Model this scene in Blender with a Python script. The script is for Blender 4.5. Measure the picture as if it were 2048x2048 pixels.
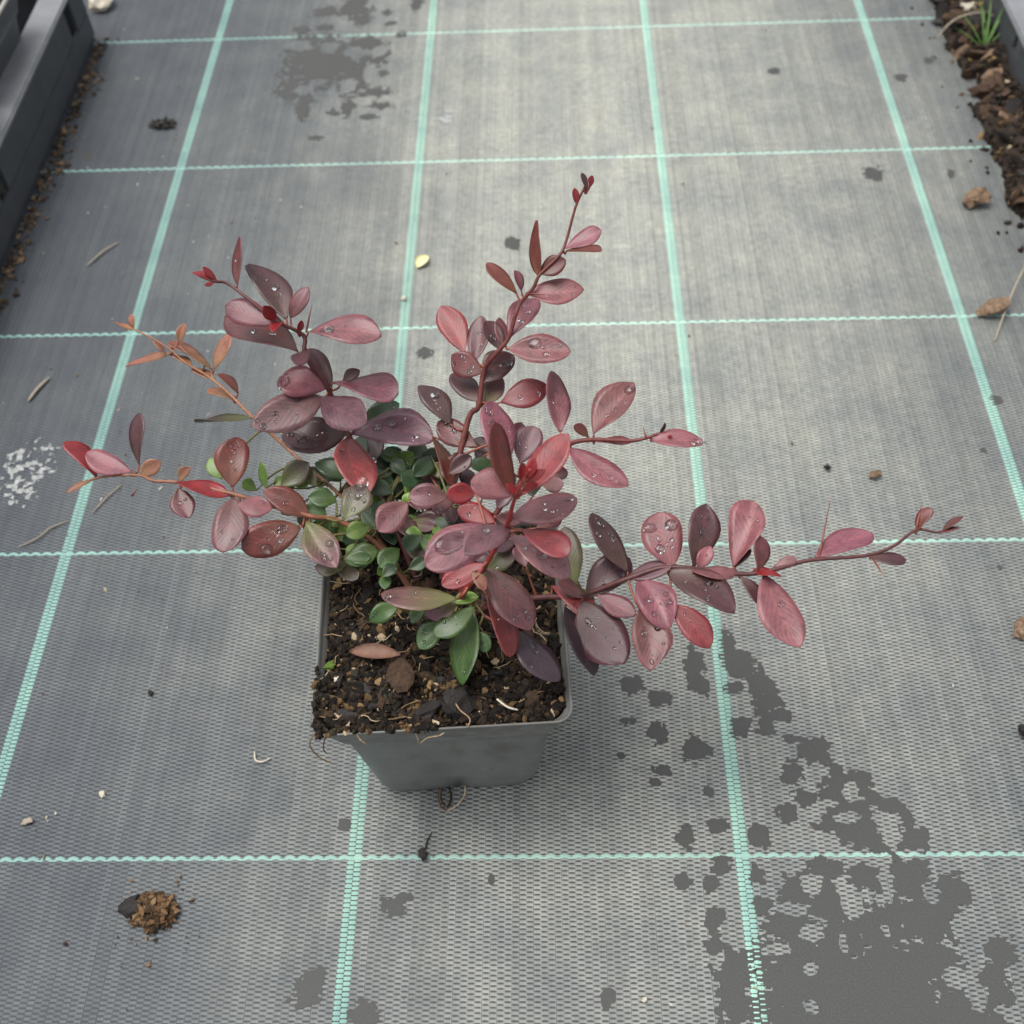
import bpy, bmesh, math, random
import numpy as np
from mathutils import Vector, Matrix, noise
# ------------------------------------------------------------------ camera, sky, sun, exposure
scene = bpy.context.scene
for o in list(bpy.data.objects):
    bpy.data.objects.remove(o)
COL = scene.collection
cam_data = bpy.data.cameras.new("camera")
cam = bpy.data.objects.new("camera", cam_data)
COL.objects.link(cam)
cam.matrix_world = Matrix(((0.99930, 0.01591, 0.03386, 0.040635),
                           (0.00782, 0.79633, -0.60481, -0.223987),
                           (-0.03658, 0.60465, 0.79565, 0.436123),
                           (0, 0, 0, 1)))
cam_data.sensor_width = 36.0
cam_data.lens = 40.47
cam_data.clip_start = 0.01
cam_data.clip_end = 200.0
cam_data.dof.use_dof = True
cam_data.dof.focus_distance = 0.405
cam_data.dof.aperture_fstop = 15.0
scene.camera = cam

SUN_EL, SUN_AZ = math.radians(72), math.radians(-70)      # azimuth measured from +Y towards +X
world = bpy.data.worlds.new("World")
scene.world = world
world.use_nodes = True
wn, wl = world.node_tree.nodes, world.node_tree.links
wn.clear()
sky = wn.new("ShaderNodeTexSky")
sky.sky_type = 'NISHITA'
sky.sun_disc = False
sky.sun_elevation = SUN_EL
sky.sun_rotation = SUN_AZ
sky.air_density = 1.0
sky.dust_density = 4.0
hs = wn.new("ShaderNodeHueSaturation")
hs.inputs["Saturation"].default_value = 0.22             # an overcast, nearly neutral sky
bg = wn.new("ShaderNodeBackground")
bg.inputs["Strength"].default_value = 0.12
wo = wn.new("ShaderNodeOutputWorld")
wl.new(sky.outputs[0], hs.inputs["Color"])
wl.new(hs.outputs[0], bg.inputs["Color"])
wl.new(bg.outputs[0], wo.inputs["Surface"])

sun_data = bpy.data.lights.new("sun", 'SUN')
sun_data.energy = 1.0
sun_data.angle = math.radians(35)
sun_data.color = (1.0, 0.97, 0.92)
sun = bpy.data.objects.new("sun", sun_data)
COL.objects.link(sun)
sd = Vector((math.cos(SUN_EL) * math.sin(SUN_AZ), math.cos(SUN_EL) * math.cos(SUN_AZ), math.sin(SUN_EL)))
sun.rotation_euler = sd.to_track_quat('Z', 'Y').to_euler()
sun.location = sd * 3

scene.render.engine = 'CYCLES'
scene.view_settings.view_transform = 'Standard'
scene.view_settings.look = 'None'
scene.view_settings.gamma = 1.0
scene.view_settings.use_curve_mapping = False
scene.view_settings.exposure = 0.9
random.seed(7)
MM = 0.001

# ------------------------------------------------------------------ measured tables (millimetres, world space; pot base at the origin)
# leaf: base x y z, tip x y z, facing x y z, width, colour class, water drops
LEAVES=[
(-71.8,93.3,157.3,-71.5,109.3,166.3,-0.74,-0.32,0.59,9,'r',1),(-54.6,85.4,147.7,-71,108.8,153.7,0.27,-0.06,0.96,13.5,'d',3),(-53.5,86.6,147,-46.5,95.1,154,-0.23,-0.5,0.84,6.9,'r',0),
(-47.6,84.4,142,-19.6,78.5,145,-0.08,0.14,0.99,14.9,'p',1),(-51.5,78.4,137.9,-82.1,98.7,136.9,0.03,0.1,1,17.3,'r',2),(-58.9,80.1,150.1,-76.6,87.8,152.1,-0.09,-0.44,0.89,10.3,'p',0),
(-40.9,74.5,123.4,-49.5,86.4,131.4,0.46,-0.24,0.85,8.7,'d',0),(-47.3,79.3,138.4,-50.1,67.4,142.4,0.01,0.31,0.95,6.6,'d',0),(-42.3,73.6,123.4,-59.8,74.1,127.4,0.17,-0.56,0.81,12.6,'p',1),
(-43.9,71.4,120.7,-69.2,56.2,121.7,0.19,-0.26,0.95,15.4,'l',3),(-44.9,71,121.2,-25.2,52.2,127.2,-0.3,-0.01,0.95,14.5,'l',0),(-40.2,75.4,124.5,-15.2,69.1,124.5,0.06,0.23,0.97,14.3,'p',0),
(-37.1,76.7,123.1,-30.3,79,127.1,-0.19,-0.69,0.7,4.6,'d',0),(-31.6,74,105,-18,81.9,105,0.21,-0.36,0.91,9,'G',1),(-36.8,67.9,105,-62.6,66.1,105,0.03,-0.38,0.93,16.3,'d',4),
(-37,66.8,103.4,-26.6,36.3,105.4,0.34,0.18,0.92,15.1,'s',1),(-35.5,68,103.9,-3.1,61.7,106.9,-0.11,-0.08,0.99,17.3,'l',4),(-79.5,92.5,160,-86.8,93.8,163,0.37,-0.06,0.93,4.1,'b',0),
(-78.4,93.1,159.4,-83,95.5,164.4,0.69,-0.15,0.71,3.6,'b',0),(-79.4,92,160,-82.1,89.5,161,0.56,-0.29,0.78,2.4,'b',0),(-57.5,82.3,149.8,-60.2,81.6,157.8,0.53,-0.84,0.09,4.7,'b',0),
(-50.9,82,143.5,-48.7,83.5,148.5,0.15,-0.96,0.22,3.3,'b',0),(-55.6,83.4,148.2,-57.3,75.1,151.2,-0.01,0.34,0.94,4.6,'b',0),(-76.8,39.7,107,-75.4,57.2,115,0.15,-0.42,0.9,12.9,'t',3),
(-77.3,36.2,107,-96.5,38.7,112,0.27,0.23,0.94,9.9,'b',1),(-96.5,38.9,108,-91.4,27.1,105,0.11,-0.2,0.97,9.2,'r',1),(-75.8,35,106.8,-77,13.2,102.8,0.12,-0.19,0.97,13.4,'u',1),
(-74.1,32.4,106.2,-60.1,28.1,109.2,-0.29,-0.34,0.89,8,'p',0),(-48.6,30.9,100.1,-65.1,38,107.1,0.29,-0.24,0.93,9.9,'t',1),(-51,25.6,100.5,-71.4,16.3,100.5,0.2,-0.44,0.88,13.4,'t',4),
(-49.3,28.3,100.2,-36.3,9.1,98.2,-0.02,-0.11,0.99,12.4,'m',3),(-115.9,47.6,107.6,-133.4,54.2,111.6,0.18,-0.12,0.98,9.6,'p',0),(-130,46.9,105,-142.8,59.3,112,0.64,0.25,0.73,9.3,'b',0),
(-113.7,50.4,108,-113.8,66.8,119,-0.67,-0.42,0.61,10.6,'d',0),(-111.9,45.4,108,-104.1,48.7,112,-0.06,-0.72,0.7,6.2,'o',0),(-97.2,42.4,108,-92.4,45.7,112,-0.09,-0.71,0.7,4.1,'o',0),
(-130.7,46.6,104.8,-139.8,40.1,104.8,-0.25,0.35,0.9,4.3,'o',0),(-85,51.1,98,-89.9,59.1,101,0.07,-0.31,0.95,5.6,'L',0),(-71.2,46.9,96,-76.2,49.2,99,0.28,-0.48,0.83,4.9,'L',0),
(-67.7,47.8,96,-70,56.6,101,-0.49,-0.52,0.69,5.2,'L',0),(-61.5,47.4,98,-51.1,55.3,102,0.12,-0.57,0.81,9.9,'k',0),(-57.5,49.1,94,-65.3,51.4,96,0.15,-0.31,0.94,6.5,'L',0),
(-39.9,52.4,94,-48.8,59.4,97,0.04,-0.35,0.94,9.1,'G',0),(-94.1,99.3,108,-108.6,111.5,113,0.57,0.37,0.74,7.3,'o',0),(-93.5,99.8,108,-87.5,113.1,115,-0.47,-0.23,0.85,8.8,'o',0),
(-110.3,102.6,114.5,-128.1,98.8,111.5,-0.22,0.32,0.92,9.7,'o',0),(-107.7,108.8,114.6,-104.9,114.2,119.6,0.02,-0.69,0.73,4.1,'o',0),(-76.9,80.3,100.1,-100.6,81.3,97.1,-0.09,0.49,0.86,12.4,'k',0),
(-83.1,90,104,-91.5,97.1,108,0.56,0.22,0.8,6,'t',0),(-84.8,86.6,103.9,-96,93.9,102.9,0.22,0.45,0.87,6.5,'o',0),(-97.2,101.6,109.4,-112.3,112.7,111.4,0.51,0.58,0.63,12.4,'o',0),
(-124.3,110,120.6,-125.8,115.9,123.6,-0.64,-0.47,0.61,3.7,'o',0),(-125,109.8,120.8,-132.6,113.5,121.8,0.29,0.36,0.89,3.9,'o',0),(-101.7,99.3,110.8,-111.5,104.8,111.8,0.3,0.38,0.88,5.9,'o',0),
(-92.9,95.2,107.4,-102.4,99.7,108.4,0.19,0.2,0.96,5.4,'o',0),(-116.4,107.6,117.6,-111.7,100.2,118.6,0.65,0.49,0.58,5,'o',0),(51.5,106.8,178.7,50.6,109.6,183.7,-0.07,-0.88,0.48,4.5,'b',0),
(55.2,109.4,182.6,53.4,114.3,186.6,0.72,-0.25,0.65,3.2,'d',0),(55.6,109.9,183,56.8,112.1,187,-0.02,-0.87,0.49,2.8,'b',0),(47,96.1,168.5,59.8,100.8,172.5,-0.24,-0.17,0.96,7.3,'p',0),
(47.6,95.1,168.2,59.7,89.9,172.2,-0.15,0.36,0.92,6.4,'t',0),(37.5,90,161.6,37,107.9,171.6,-0.91,-0.22,0.36,11.2,'t',0),(37.8,90.5,162,47.2,93,166,-0.21,-0.53,0.82,7.5,'t',0),
(29.4,89.3,154.2,18.7,100.1,159.2,0.38,-0.05,0.92,7,'t',0),(31.3,88.9,155.4,29,94.5,160.4,0.68,-0.32,0.66,4.1,'p',0),(33,87.2,155.8,53.7,87.5,156.8,-0.04,-0.25,0.97,10.7,'p',2),
(26.6,77.6,143,36.9,94.9,146,-0.06,-0.13,0.99,10.7,'p',3),(26.2,74.6,140.9,48.7,73.4,139.9,0.02,-0.31,0.95,12,'p',3),(9.4,82.4,131.5,0.3,100.4,138.5,-0.01,-0.37,0.93,10.9,'s',0),
(13.1,78.6,131.2,15.5,97.1,136.2,-0.23,-0.22,0.95,9.2,'l',2),(23.6,75.1,139.3,18,83.4,146.3,0.14,-0.58,0.8,7.4,'d',1),(24.6,76.3,140.8,23,86.8,144.8,0.45,-0.26,0.85,5.8,'p',0),
(16,73.8,129.4,4.6,80.3,132.4,-0.1,-0.56,0.82,10.1,'r',3),(14.4,67.2,121.5,4.3,81.9,121.5,-0.02,-0.02,1,9.7,'d',0),(16.6,71.6,127.1,27.6,83.4,129.1,0.21,-0.35,0.91,11.2,'d',2),
(13.7,65.1,118.9,23.4,78.2,121.9,-0.12,-0.13,0.98,8.4,'m',0),(23,65.8,122.2,40.3,71.5,124.2,0.03,-0.42,0.91,11.2,'s',1),(44.4,48.2,125,42.6,72,131,0.54,-0.17,0.82,12.1,'p',2),
(56.1,42.6,130.1,71.2,63,134.1,-0.2,-0.04,0.98,12.8,'p',4),(54.2,41.7,129.3,49.3,44.1,133.3,0.31,-0.61,0.73,3.8,'t',0),(56.3,39.1,130.2,69,37.7,131.2,-0.03,0.4,0.92,5.6,'r',0),
(75.4,33,137.4,92.5,31.1,137.4,0,0.03,1,8.9,'p',1),(47.4,40,125.4,67.5,24.1,123.4,0.07,-0.04,1,11.8,'p',3),(78.2,35.2,138,79.7,36.6,142,0.56,-0.83,0.09,2.1,'d',0),
(80.4,33.2,138,82,32.2,140,-0.78,-0.52,0.35,2.1,'b',0),(3.4,63.6,113,-9,79.1,118,0.2,-0.15,0.97,10.3,'d',3),(13.4,55.9,109,-1.4,66,112,-0.07,-0.38,0.92,10.4,'r',4),
(-3.6,61.3,108.8,3.3,39.6,105.8,0.81,0.18,0.56,12.1,'t',0),(24.9,32.8,125,20.2,60.3,129,0.41,-0.06,0.91,14,'p',3),(29.9,38.3,120,35.4,52.8,123,0.09,-0.23,0.97,10.5,'l',1),
(29.3,-10.5,164.9,24.2,5.3,178.9,0.73,-0.3,0.61,10.4,'t',0),(31.3,-11.6,164.7,46.2,3.9,174.7,-0.43,-0.16,0.89,12,'s',0),(30,-10.9,164.6,16.7,-8,167.6,0.11,-0.41,0.91,10.3,'p',0),
(33.3,-13.1,174.3,36.3,-10,180.3,-0.18,-0.83,0.52,4.3,'b',0),(33.7,-13.5,173.3,39.1,-12.8,178.3,-0.5,-0.58,0.64,4,'b',0),(33.2,-13.2,172.2,32.4,-10,178.2,0.26,-0.83,0.49,3.5,'b',0),
(31,-11.5,164.5,27.2,-10.1,168.5,0.44,-0.64,0.63,4,'b',0),(32.1,-12.2,167.7,37.1,-12.9,171.7,-0.57,-0.57,0.59,3.9,'b',0),(15.2,17.2,130,5.6,15.2,132,0.28,-0.48,0.83,7.6,'b',1),
(22,6,128,9.1,11.1,129,-0.04,-0.28,0.96,7.6,'b',1),(28.5,-10.1,152,48.9,-3.9,153,-0.04,-0.02,1,12,'p',3),(26.2,-9.4,145,1.5,-22.5,144,0.11,-0.29,0.95,14.7,'p',1),
(28.1,-10.1,146.8,14.4,-24.2,152.8,0.23,0.18,0.96,10.7,'l',1),(27.7,-10.2,142.5,46.2,-23.9,139.5,0.23,0.09,0.97,12.5,'w',3),(31.5,-11.4,147.7,45.6,-24.6,151.7,0.08,0.37,0.93,10.2,'s',2),
(49,-5.7,108,45.4,14.9,113,0.18,-0.2,0.96,11.2,'k',3),(18.3,-3.9,118,3.7,-11,116,-0.06,-0.15,0.99,8.7,'b',2),(14,-7.1,118,18.4,-13.2,116,0.09,-0.25,0.96,4.5,'o',0),
(18.2,-1.4,112,33.1,-24.2,108,0.17,-0.06,0.98,14.2,'u',3),(17.9,-6.6,104,26.2,-29,99,0.49,-0.01,0.87,10.7,'s',1),(27.1,-15.3,95,42.5,-33.4,90,0.33,0.02,0.94,12.6,'D',2),
(7.6,-5.9,100,-19.4,-3.4,100,0.03,0.29,0.96,13.7,'m',1),(6.6,-3.7,96,-4,-9.4,95,0.15,-0.43,0.89,8.7,'m',1),(38.2,23.6,125,45,21.8,128,-0.45,-0.37,0.81,6,'u',0),
(21.9,19.9,118,26.5,26.3,120,0.15,-0.39,0.91,5.8,'l',0),(-15,-1.3,88,-25.1,-6.2,86,0.05,-0.46,0.89,7.2,'g',1),(-6.1,0.6,88,-9.9,-6.5,85,-0.05,-0.36,0.93,5.8,'g',1),
(3.8,-7.9,88,-7,-16.2,84,0.01,-0.44,0.9,8.6,'g',2),(11.4,-2.3,90,8.9,-30.2,82,-0.56,-0.18,0.81,14.1,'g',1),(12.8,-12.1,88,17.7,-18.5,85,-0.03,-0.44,0.9,5.8,'g',1),
(13,-5.6,94,-0.8,-15.7,92,-0.11,-0.05,0.99,8.7,'g',2),(4.7,0.5,88,14.3,1.1,90,-0.18,-0.22,0.96,5.1,'L',0),(-33,21.9,110,-27.2,35.3,113,0.02,-0.23,0.97,11.6,'k',3),
(-11.2,30.5,108,-20.9,18.4,107,0.27,-0.29,0.92,11.1,'u',2),(4.2,27,115,-9.5,26.1,117,0.16,-0.41,0.9,9.6,'u',2),(4.1,38,115,12.2,43.5,118,0.03,-0.51,0.86,6.6,'d',1),
(-39.6,39.6,98,-49.7,39,101,0.29,-0.27,0.92,8.2,'g',0),(-36.5,51.5,97,-49.3,56.7,100,0.04,-0.42,0.9,8,'G',0),(-26.4,28.5,97,-34.6,24.1,97,0.21,-0.39,0.9,7.2,'L',0),
(-23,19.3,94,-34.2,15.8,94,0.07,-0.22,0.97,9.2,'g',1),(-15.4,21.4,92,-21.9,13.3,92,0.31,-0.25,0.92,8,'g',2),(-6.9,25.8,94,-13.3,19.9,94,0.24,-0.26,0.94,6.8,'G',1),
(-43.1,33.4,96,-51.5,35.9,99,0.19,-0.43,0.88,7.3,'g',0),(-14.7,53.5,95,-19.8,59.3,98,0.15,-0.34,0.93,6.5,'G',0),(-11.1,56.7,95,-14.5,46.2,98,0.35,0.15,0.93,8.3,'G',0),
(-2.1,31.8,96,5.6,26.4,97,-0.25,-0.18,0.95,7.4,'G',0),(-3.1,27.3,96,0.2,24.2,97,-0.29,0,0.96,3.6,'L',0),(-19.2,45.5,95,-27.9,47.3,97,0.11,-0.45,0.89,7.1,'G',0),
(-16.5,62.6,96,-23.9,62.7,98,0.19,-0.6,0.78,6.1,'g',0),(-5.5,62.3,96,-11,50.9,98,0.36,-0.01,0.93,7.7,'G',0),(-31,14.1,90,-27,20.1,92,0.05,-0.35,0.94,5.6,'g',1),
(-11.5,13.8,90,-5.5,16.7,91,0.09,-0.49,0.87,5.3,'G',0),(-35.4,18,92,-29.8,15.6,91,-0.01,-0.42,0.91,4.8,'L',0),(-36.6,12.1,92,-45.9,13.8,92,-0.07,-0.38,0.92,5.5,'k',0),
(-13,35.2,100,-11.7,39,103,0.05,-0.62,0.78,3.9,'L',0),(-22.8,42.4,95,-25.9,34.6,95,0.19,-0.07,0.98,6.5,'G',0),(-20.6,9,92,-16.1,14,92,0.22,-0.19,0.96,5.2,'G',1),
(-51.6,53.4,96,-56.2,47.1,98,0.49,-0.08,0.87,6.3,'L',0),(-48.7,49.3,95,-55.3,55.2,98,0.03,-0.43,0.9,6.3,'k',0),(66.9,0.8,105.1,55.3,22.3,111.1,0.44,-0.02,0.9,12.5,'d',3),
(52.3,-4.2,97.7,68.3,7.9,102.7,-0.04,-0.34,0.94,12.4,'d',2),(81.9,0.5,108,77.8,20.4,113,-0.04,-0.25,0.97,15,'p',4),(89.1,0.4,108,94.8,22.4,115,0.36,-0.37,0.86,12.3,'d',3),
(90.6,-0.1,108,95.4,7,111,0.04,-0.41,0.91,5.5,'p',1),(66.8,-1.1,105,81.8,0.8,109,-0.27,0.09,0.96,7.9,'l',0),(103.9,-2.3,108,88.1,-3.1,111,0.17,0.26,0.95,8,'p',0),
(69.9,-2.5,105.6,79.7,-22.1,104.6,-0.08,-0.09,0.99,13.4,'p',3),(80.2,-1.2,107.8,101,-19.2,109.8,-0.04,0.06,1,14.4,'d',3),(56.3,-4.9,99.5,69.3,-12.6,98.5,-0.02,-0.16,0.99,8.2,'p',0),
(51.1,-5.2,97,64.6,-29.2,94,-0.09,-0.18,0.98,18.2,'d',4),(45,-6.5,94.7,54.4,-30.8,88.7,0.6,0.04,0.8,13.6,'D',0),(70,-14.5,105.2,72.8,-35.4,100.2,0.03,-0.23,0.97,13.7,'u',4),
(80.8,-14.3,107.5,92.8,-28.2,102.5,0.01,-0.33,0.94,10,'s',1),(40.6,3.4,93.2,54.4,-11.2,96.2,0.12,0.31,0.94,10.7,'s',1),(104.9,-3.7,108,111.8,-14.6,105,0.25,-0.11,0.96,6.2,'d',0),
(112.7,-3.3,108.7,121.8,-29.9,104.7,0.16,-0.09,0.98,14.5,'p',1),(102.9,0.2,108,111.1,23.4,115,-0.45,-0.11,0.88,12.3,'p',1),(110.9,-2.7,108.5,112.2,8.6,114.5,0.55,-0.44,0.71,6.9,'r',0),
(130.7,2.7,110,151.7,10.9,111,-0.11,0.17,0.98,10.8,'p',0),(116.6,-0.3,109,124,1.1,111,-0.2,-0.29,0.94,4.1,'p',0),(149.1,2.2,110.1,161,0.6,110.1,0.02,0.17,0.99,6.3,'d',0),
(166.1,10.9,112,171.6,18.3,116,-0.63,0.05,0.77,4.9,'t',0),(174.8,11.1,112.1,182.4,16,114.1,-0.5,0.48,0.72,4.3,'r',0),(174,10.7,112,181.1,11.9,113,-0.19,0.45,0.87,3.5,'r',0),
(109.5,-1.2,108.4,117.8,-6.2,111.4,-0.08,0.4,0.91,5.5,'b',0),(103.3,0.2,108,109.1,5.3,111,-0.49,0.04,0.87,4.1,'d',0),(51.5,-4.4,97.2,42.7,0.6,100.2,0.13,-0.32,0.94,6.8,'u',0),
(-42.7,36.8,90.8,-49.4,30,89.8,0.23,-0.35,0.91,6.4,'L',1),(-11.6,54.5,88.6,-9.4,40.9,89.6,-0.06,0.06,1,7.6,'m',0),(-10.5,57,87.5,-2.4,44.3,90.3,-0.1,0.16,0.98,7.9,'g',1),
(-51.9,24,90.3,-48.1,29.5,93.3,0.13,-0.54,0.83,5.2,'k',1),(-33,31.2,83.9,-44.9,37.7,83.1,-0.24,-0.32,0.92,7.5,'L',0),(-29.6,50.7,94,-35.3,58.8,97.1,0.16,-0.26,0.95,7.1,'k',1),
(-25.3,40,86.7,-31.5,32.5,90.7,0.49,0.06,0.87,5.5,'g',0),(-20.2,55.6,94.7,-12.3,63.5,96.9,0.09,-0.35,0.93,7.8,'L',1),(-19.9,13.2,88.7,-20,5.3,89.5,0.09,0.09,0.99,4.7,'g',0),
(-55.5,44,90.5,-61.3,38,93.1,0.57,-0.21,0.8,4.9,'g',0),(-34.7,14.2,96,-25.3,15.6,95.4,0.11,-0.29,0.95,6.1,'g',0),(-25.5,67.1,90.5,-21.7,58,89.8,-0.03,-0.1,0.99,5.9,'G',1),
(-9.9,52.2,87.3,2,54.5,88.2,0.01,-0.45,0.89,7.6,'g',1),(-7.9,26.5,93.4,2.4,17.6,95.5,-0.37,-0.21,0.9,7.2,'g',0),(-16.1,17.7,86.2,-23.3,12.6,89.2,0.51,-0.25,0.82,5.2,'L',0),
(-3.7,54.7,83.9,-10.9,46.6,84.6,0.32,-0.2,0.93,6.6,'L',0),(-5.9,32.8,90.3,-7.1,23,90.5,0.03,0.02,1,6,'g',0),(-31.5,37,86.4,-34.7,28.5,86.7,0.17,-0.02,0.99,5.8,'L',1),
(-14.5,61.5,91.6,-10,72.5,93.1,0.06,-0.16,0.99,8,'G',0),(-21.3,52.1,91.1,-25.4,40.7,93.1,0.26,0.08,0.96,6.8,'L',0),(-3.3,25.2,95.4,-0.6,12.4,98.2,0.19,0.24,0.95,6.9,'L',0),
(-45.7,41.6,82.5,-45.2,28,85.5,-0.13,0.21,0.97,7.4,'g',0),(-11.4,57.1,91,-12.9,45.6,90.6,0.09,-0.04,1,7.1,'L',1),(-39.1,24.8,87.8,-39.2,15.3,88.9,0.06,0.11,0.99,5.5,'k',1),
(-6.5,56,94.3,6.2,53.8,96.1,-0.19,-0.39,0.9,7.7,'m',0),(-1.6,25,92.5,8,21.6,94.3,-0.25,-0.24,0.94,6,'m',0),(-7.5,23.4,83.7,-0.2,33.3,82.9,0.32,-0.16,0.93,7.5,'g',0),
(-12.7,40.1,88,-8,27.7,89.4,-0.12,0.07,0.99,7.1,'g',0),(-49.7,40.2,89.5,-48.4,32.9,89.1,-0.01,-0.06,1,4.6,'g',1),(-26.4,26.5,83.7,-18.2,23.1,83.9,-0.1,-0.18,0.98,5.4,'L',0),
(-39.3,18.8,88.8,-29.7,8.6,91.6,-0.19,0.09,0.98,7.2,'k',0),(-42.7,35.7,86.5,-49.9,34.7,89.4,0.39,-0.28,0.88,4.9,'g',0),(-32.4,68.6,88.9,-36,80.1,88.2,0.03,0.06,1,6.4,'G',0),
(-34.4,41.6,95.8,-36.7,33.6,95.5,0.15,-0.09,0.99,5.4,'k',0),(-12.4,34.6,91.1,-2.6,30.2,93.3,-0.33,-0.28,0.9,6,'m',0),(-51,28.9,95.3,-51.7,38.5,94.4,0.13,0.1,0.99,5.3,'k',0),
(-46.9,57.3,85.1,-56.9,61.2,88.8,0.17,-0.41,0.89,7.3,'G',0),(-34,18.5,88.5,-32,25,90.8,0.13,-0.36,0.92,5.2,'L',1),(-7,22.8,89.9,-12.6,30.5,92.5,-0.04,-0.35,0.94,6.6,'L',1),
(-31.7,55.3,89.9,-38.3,46.2,93,0.55,-0.12,0.83,6.2,'k',0),(-20.3,37.1,85.8,-9.9,33.3,88.6,-0.38,-0.44,0.81,6,'d',0),(-12.4,38.8,86.1,0.3,35.7,86.1,-0.06,-0.25,0.97,8.2,'d',0),
(-14.4,64.6,90.4,-25.9,67.1,92.7,0.1,-0.37,0.92,7.7,'G',0),(-25.2,62.5,89,-24.2,49.7,89.1,0,0,1,7.5,'G',0),(-11.6,34.4,84.5,-24.4,37.3,87.4,0.13,-0.36,0.93,8.5,'G',0),
(-17.6,38.8,89.1,-10,26.3,91.8,-0.13,0.13,0.98,7.6,'d',0),(-10.9,69.1,82,-21.5,59.3,83.9,0.3,-0.13,0.95,8.9,'G',0),(-2,53.2,82.2,-13.7,47.3,84.2,0.27,-0.22,0.94,8.2,'g',0),
(-27.9,50.5,86.5,-15.8,55.6,86.6,0.13,-0.35,0.93,8.4,'G',0),(-9.4,57,83.2,-2.3,66.8,83.4,0.24,-0.2,0.95,7.6,'G',0),(-23.5,41.3,82.9,-18.6,28.3,85,0.01,0.16,0.99,7.3,'G',0),
(-26.6,31.8,85.6,-37.8,28.6,88.2,0.3,-0.33,0.89,7.4,'G',0),(-11,66.8,91.4,-0.7,65.5,93.3,-0.22,-0.5,0.83,6.1,'G',0),(0.1,50.2,88.6,1.8,40.2,87.9,0.05,-0.06,1,6.3,'d',0),
(-27.2,65.4,81.6,-17,72.6,83.5,0.1,-0.37,0.92,8.4,'k',0),(-3.1,36.4,83.8,-3,23.8,83.1,-0.01,-0.05,1,8,'G',0),(-7.2,71.9,80.4,-7.5,56.4,81.8,0.11,0.08,0.99,8.5,'G',0),
(-11.1,72.4,85.8,-16.2,60.6,87.4,0.37,-0.04,0.93,7.1,'G',0),(-7,47.9,90.6,1.3,38.7,92.3,-0.27,-0.07,0.96,6.6,'G',0),(-26.8,31.8,91.3,-18.7,35.6,93,0.03,-0.46,0.89,6,'g',0),
(-19.6,49.2,91.3,-27,60.4,91.4,-0.05,-0.04,1,7.7,'G',0),(-6.8,35.7,81.4,-12.9,45.6,82.4,-0.04,-0.12,0.99,7.2,'G',0),(-31.4,58.8,87.8,-34,71.2,89.3,0.1,-0.1,0.99,7.9,'d',0),
(-24.6,31.7,91.2,-30.3,38,93.9,0.01,-0.39,0.92,5.9,'G',0),(-11.1,47.9,82.2,-20.4,42.5,82.5,0.21,-0.32,0.92,6.8,'G',0),(-28.3,69.5,86.5,-32.2,83,87.1,-0.07,-0.06,1,8.1,'d',0),
(-30.5,61.4,85.7,-20.3,57.7,85.7,-0.12,-0.34,0.93,6.4,'g',0),(-6.9,56.8,86.5,-12.2,47.3,85.8,0.21,-0.19,0.96,7,'G',0),(-14.3,29.6,88.2,-6.6,18.5,90.3,-0.06,0.14,0.99,7.5,'k',0),
(-8.4,62.1,88.9,-3.1,48.6,91.9,0.13,0.26,0.96,7.6,'G',0),(-28.1,46.6,86.5,-20.2,55.8,87.8,0.18,-0.28,0.94,8.1,'G',0),(-26.2,59.1,89.6,-24.5,66.7,92.4,0.13,-0.36,0.92,5.9,'G',0),
(-18.7,44.7,91.7,-29.6,49.7,93.6,-0.04,-0.43,0.9,7.4,'d',0),(-1.8,42.8,87.6,8.6,39.1,89.7,-0.29,-0.32,0.9,6.3,'G',0),(-10.9,54.4,82.3,-22.8,56.5,82.2,-0.08,-0.36,0.93,7.4,'k',0),
(-4.6,35.6,83.4,5,36.8,86,-0.18,-0.43,0.88,6.2,'d',0),(-27.7,40.8,84.3,-35.2,47,85.3,-0,-0.17,0.99,6.1,'G',0),(-17.6,73.5,84.1,-23.1,63.9,83.7,0.25,-0.19,0.95,6.9,'d',0),
(-3,44.6,88.9,8.4,47.7,91.9,-0.09,-0.5,0.86,7.7,'g',0),(-28.1,73,82.7,-23.1,60.4,82.1,0.04,-0.03,1,8,'g',0),(-33.1,69.7,86,-29.1,59.8,85.2,0.03,-0.06,1,6.4,'d',0),
(-4.5,63.8,85.5,-14.3,62.8,86.1,0.1,-0.51,0.85,6,'d',0),(-25.8,36.3,84.5,-28.8,47,84.9,-0.02,-0.05,1,6.7,'k',0),(-18.2,33.4,84.4,-15.1,42.7,85.3,0.14,-0.13,0.98,6.5,'G',0),
(6.2,59.8,91.4,11.6,50.4,90.9,-0.05,-0.08,1,6.5,'d',0),(6.3,36.6,97,14.1,31.5,99.5,-0.38,-0.13,0.92,5.1,'k',0),(2.2,34.2,107.3,-4,29.9,106.8,0.15,-0.33,0.93,4.9,'t',0),
(18.7,63.3,90.5,11.1,70.7,90.9,-0.22,-0.29,0.93,6.3,'d',2),(20.9,23.5,107.9,30.2,22.1,107.1,-0.01,-0.52,0.85,5.7,'r',0),(17.6,59.2,101.6,11.1,64.3,103.1,-0.01,-0.3,0.95,5.5,'d',0),
(20.1,48.8,106,10.5,47.1,109,0.34,-0.41,0.85,6.1,'G',1),(-0.9,54.7,89.8,-11.8,61.1,93,0.08,-0.34,0.94,8.6,'d',0),(4.7,35.6,106.6,-0.2,23.2,109.9,0.26,0.15,0.95,7.1,'u',2),
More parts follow.
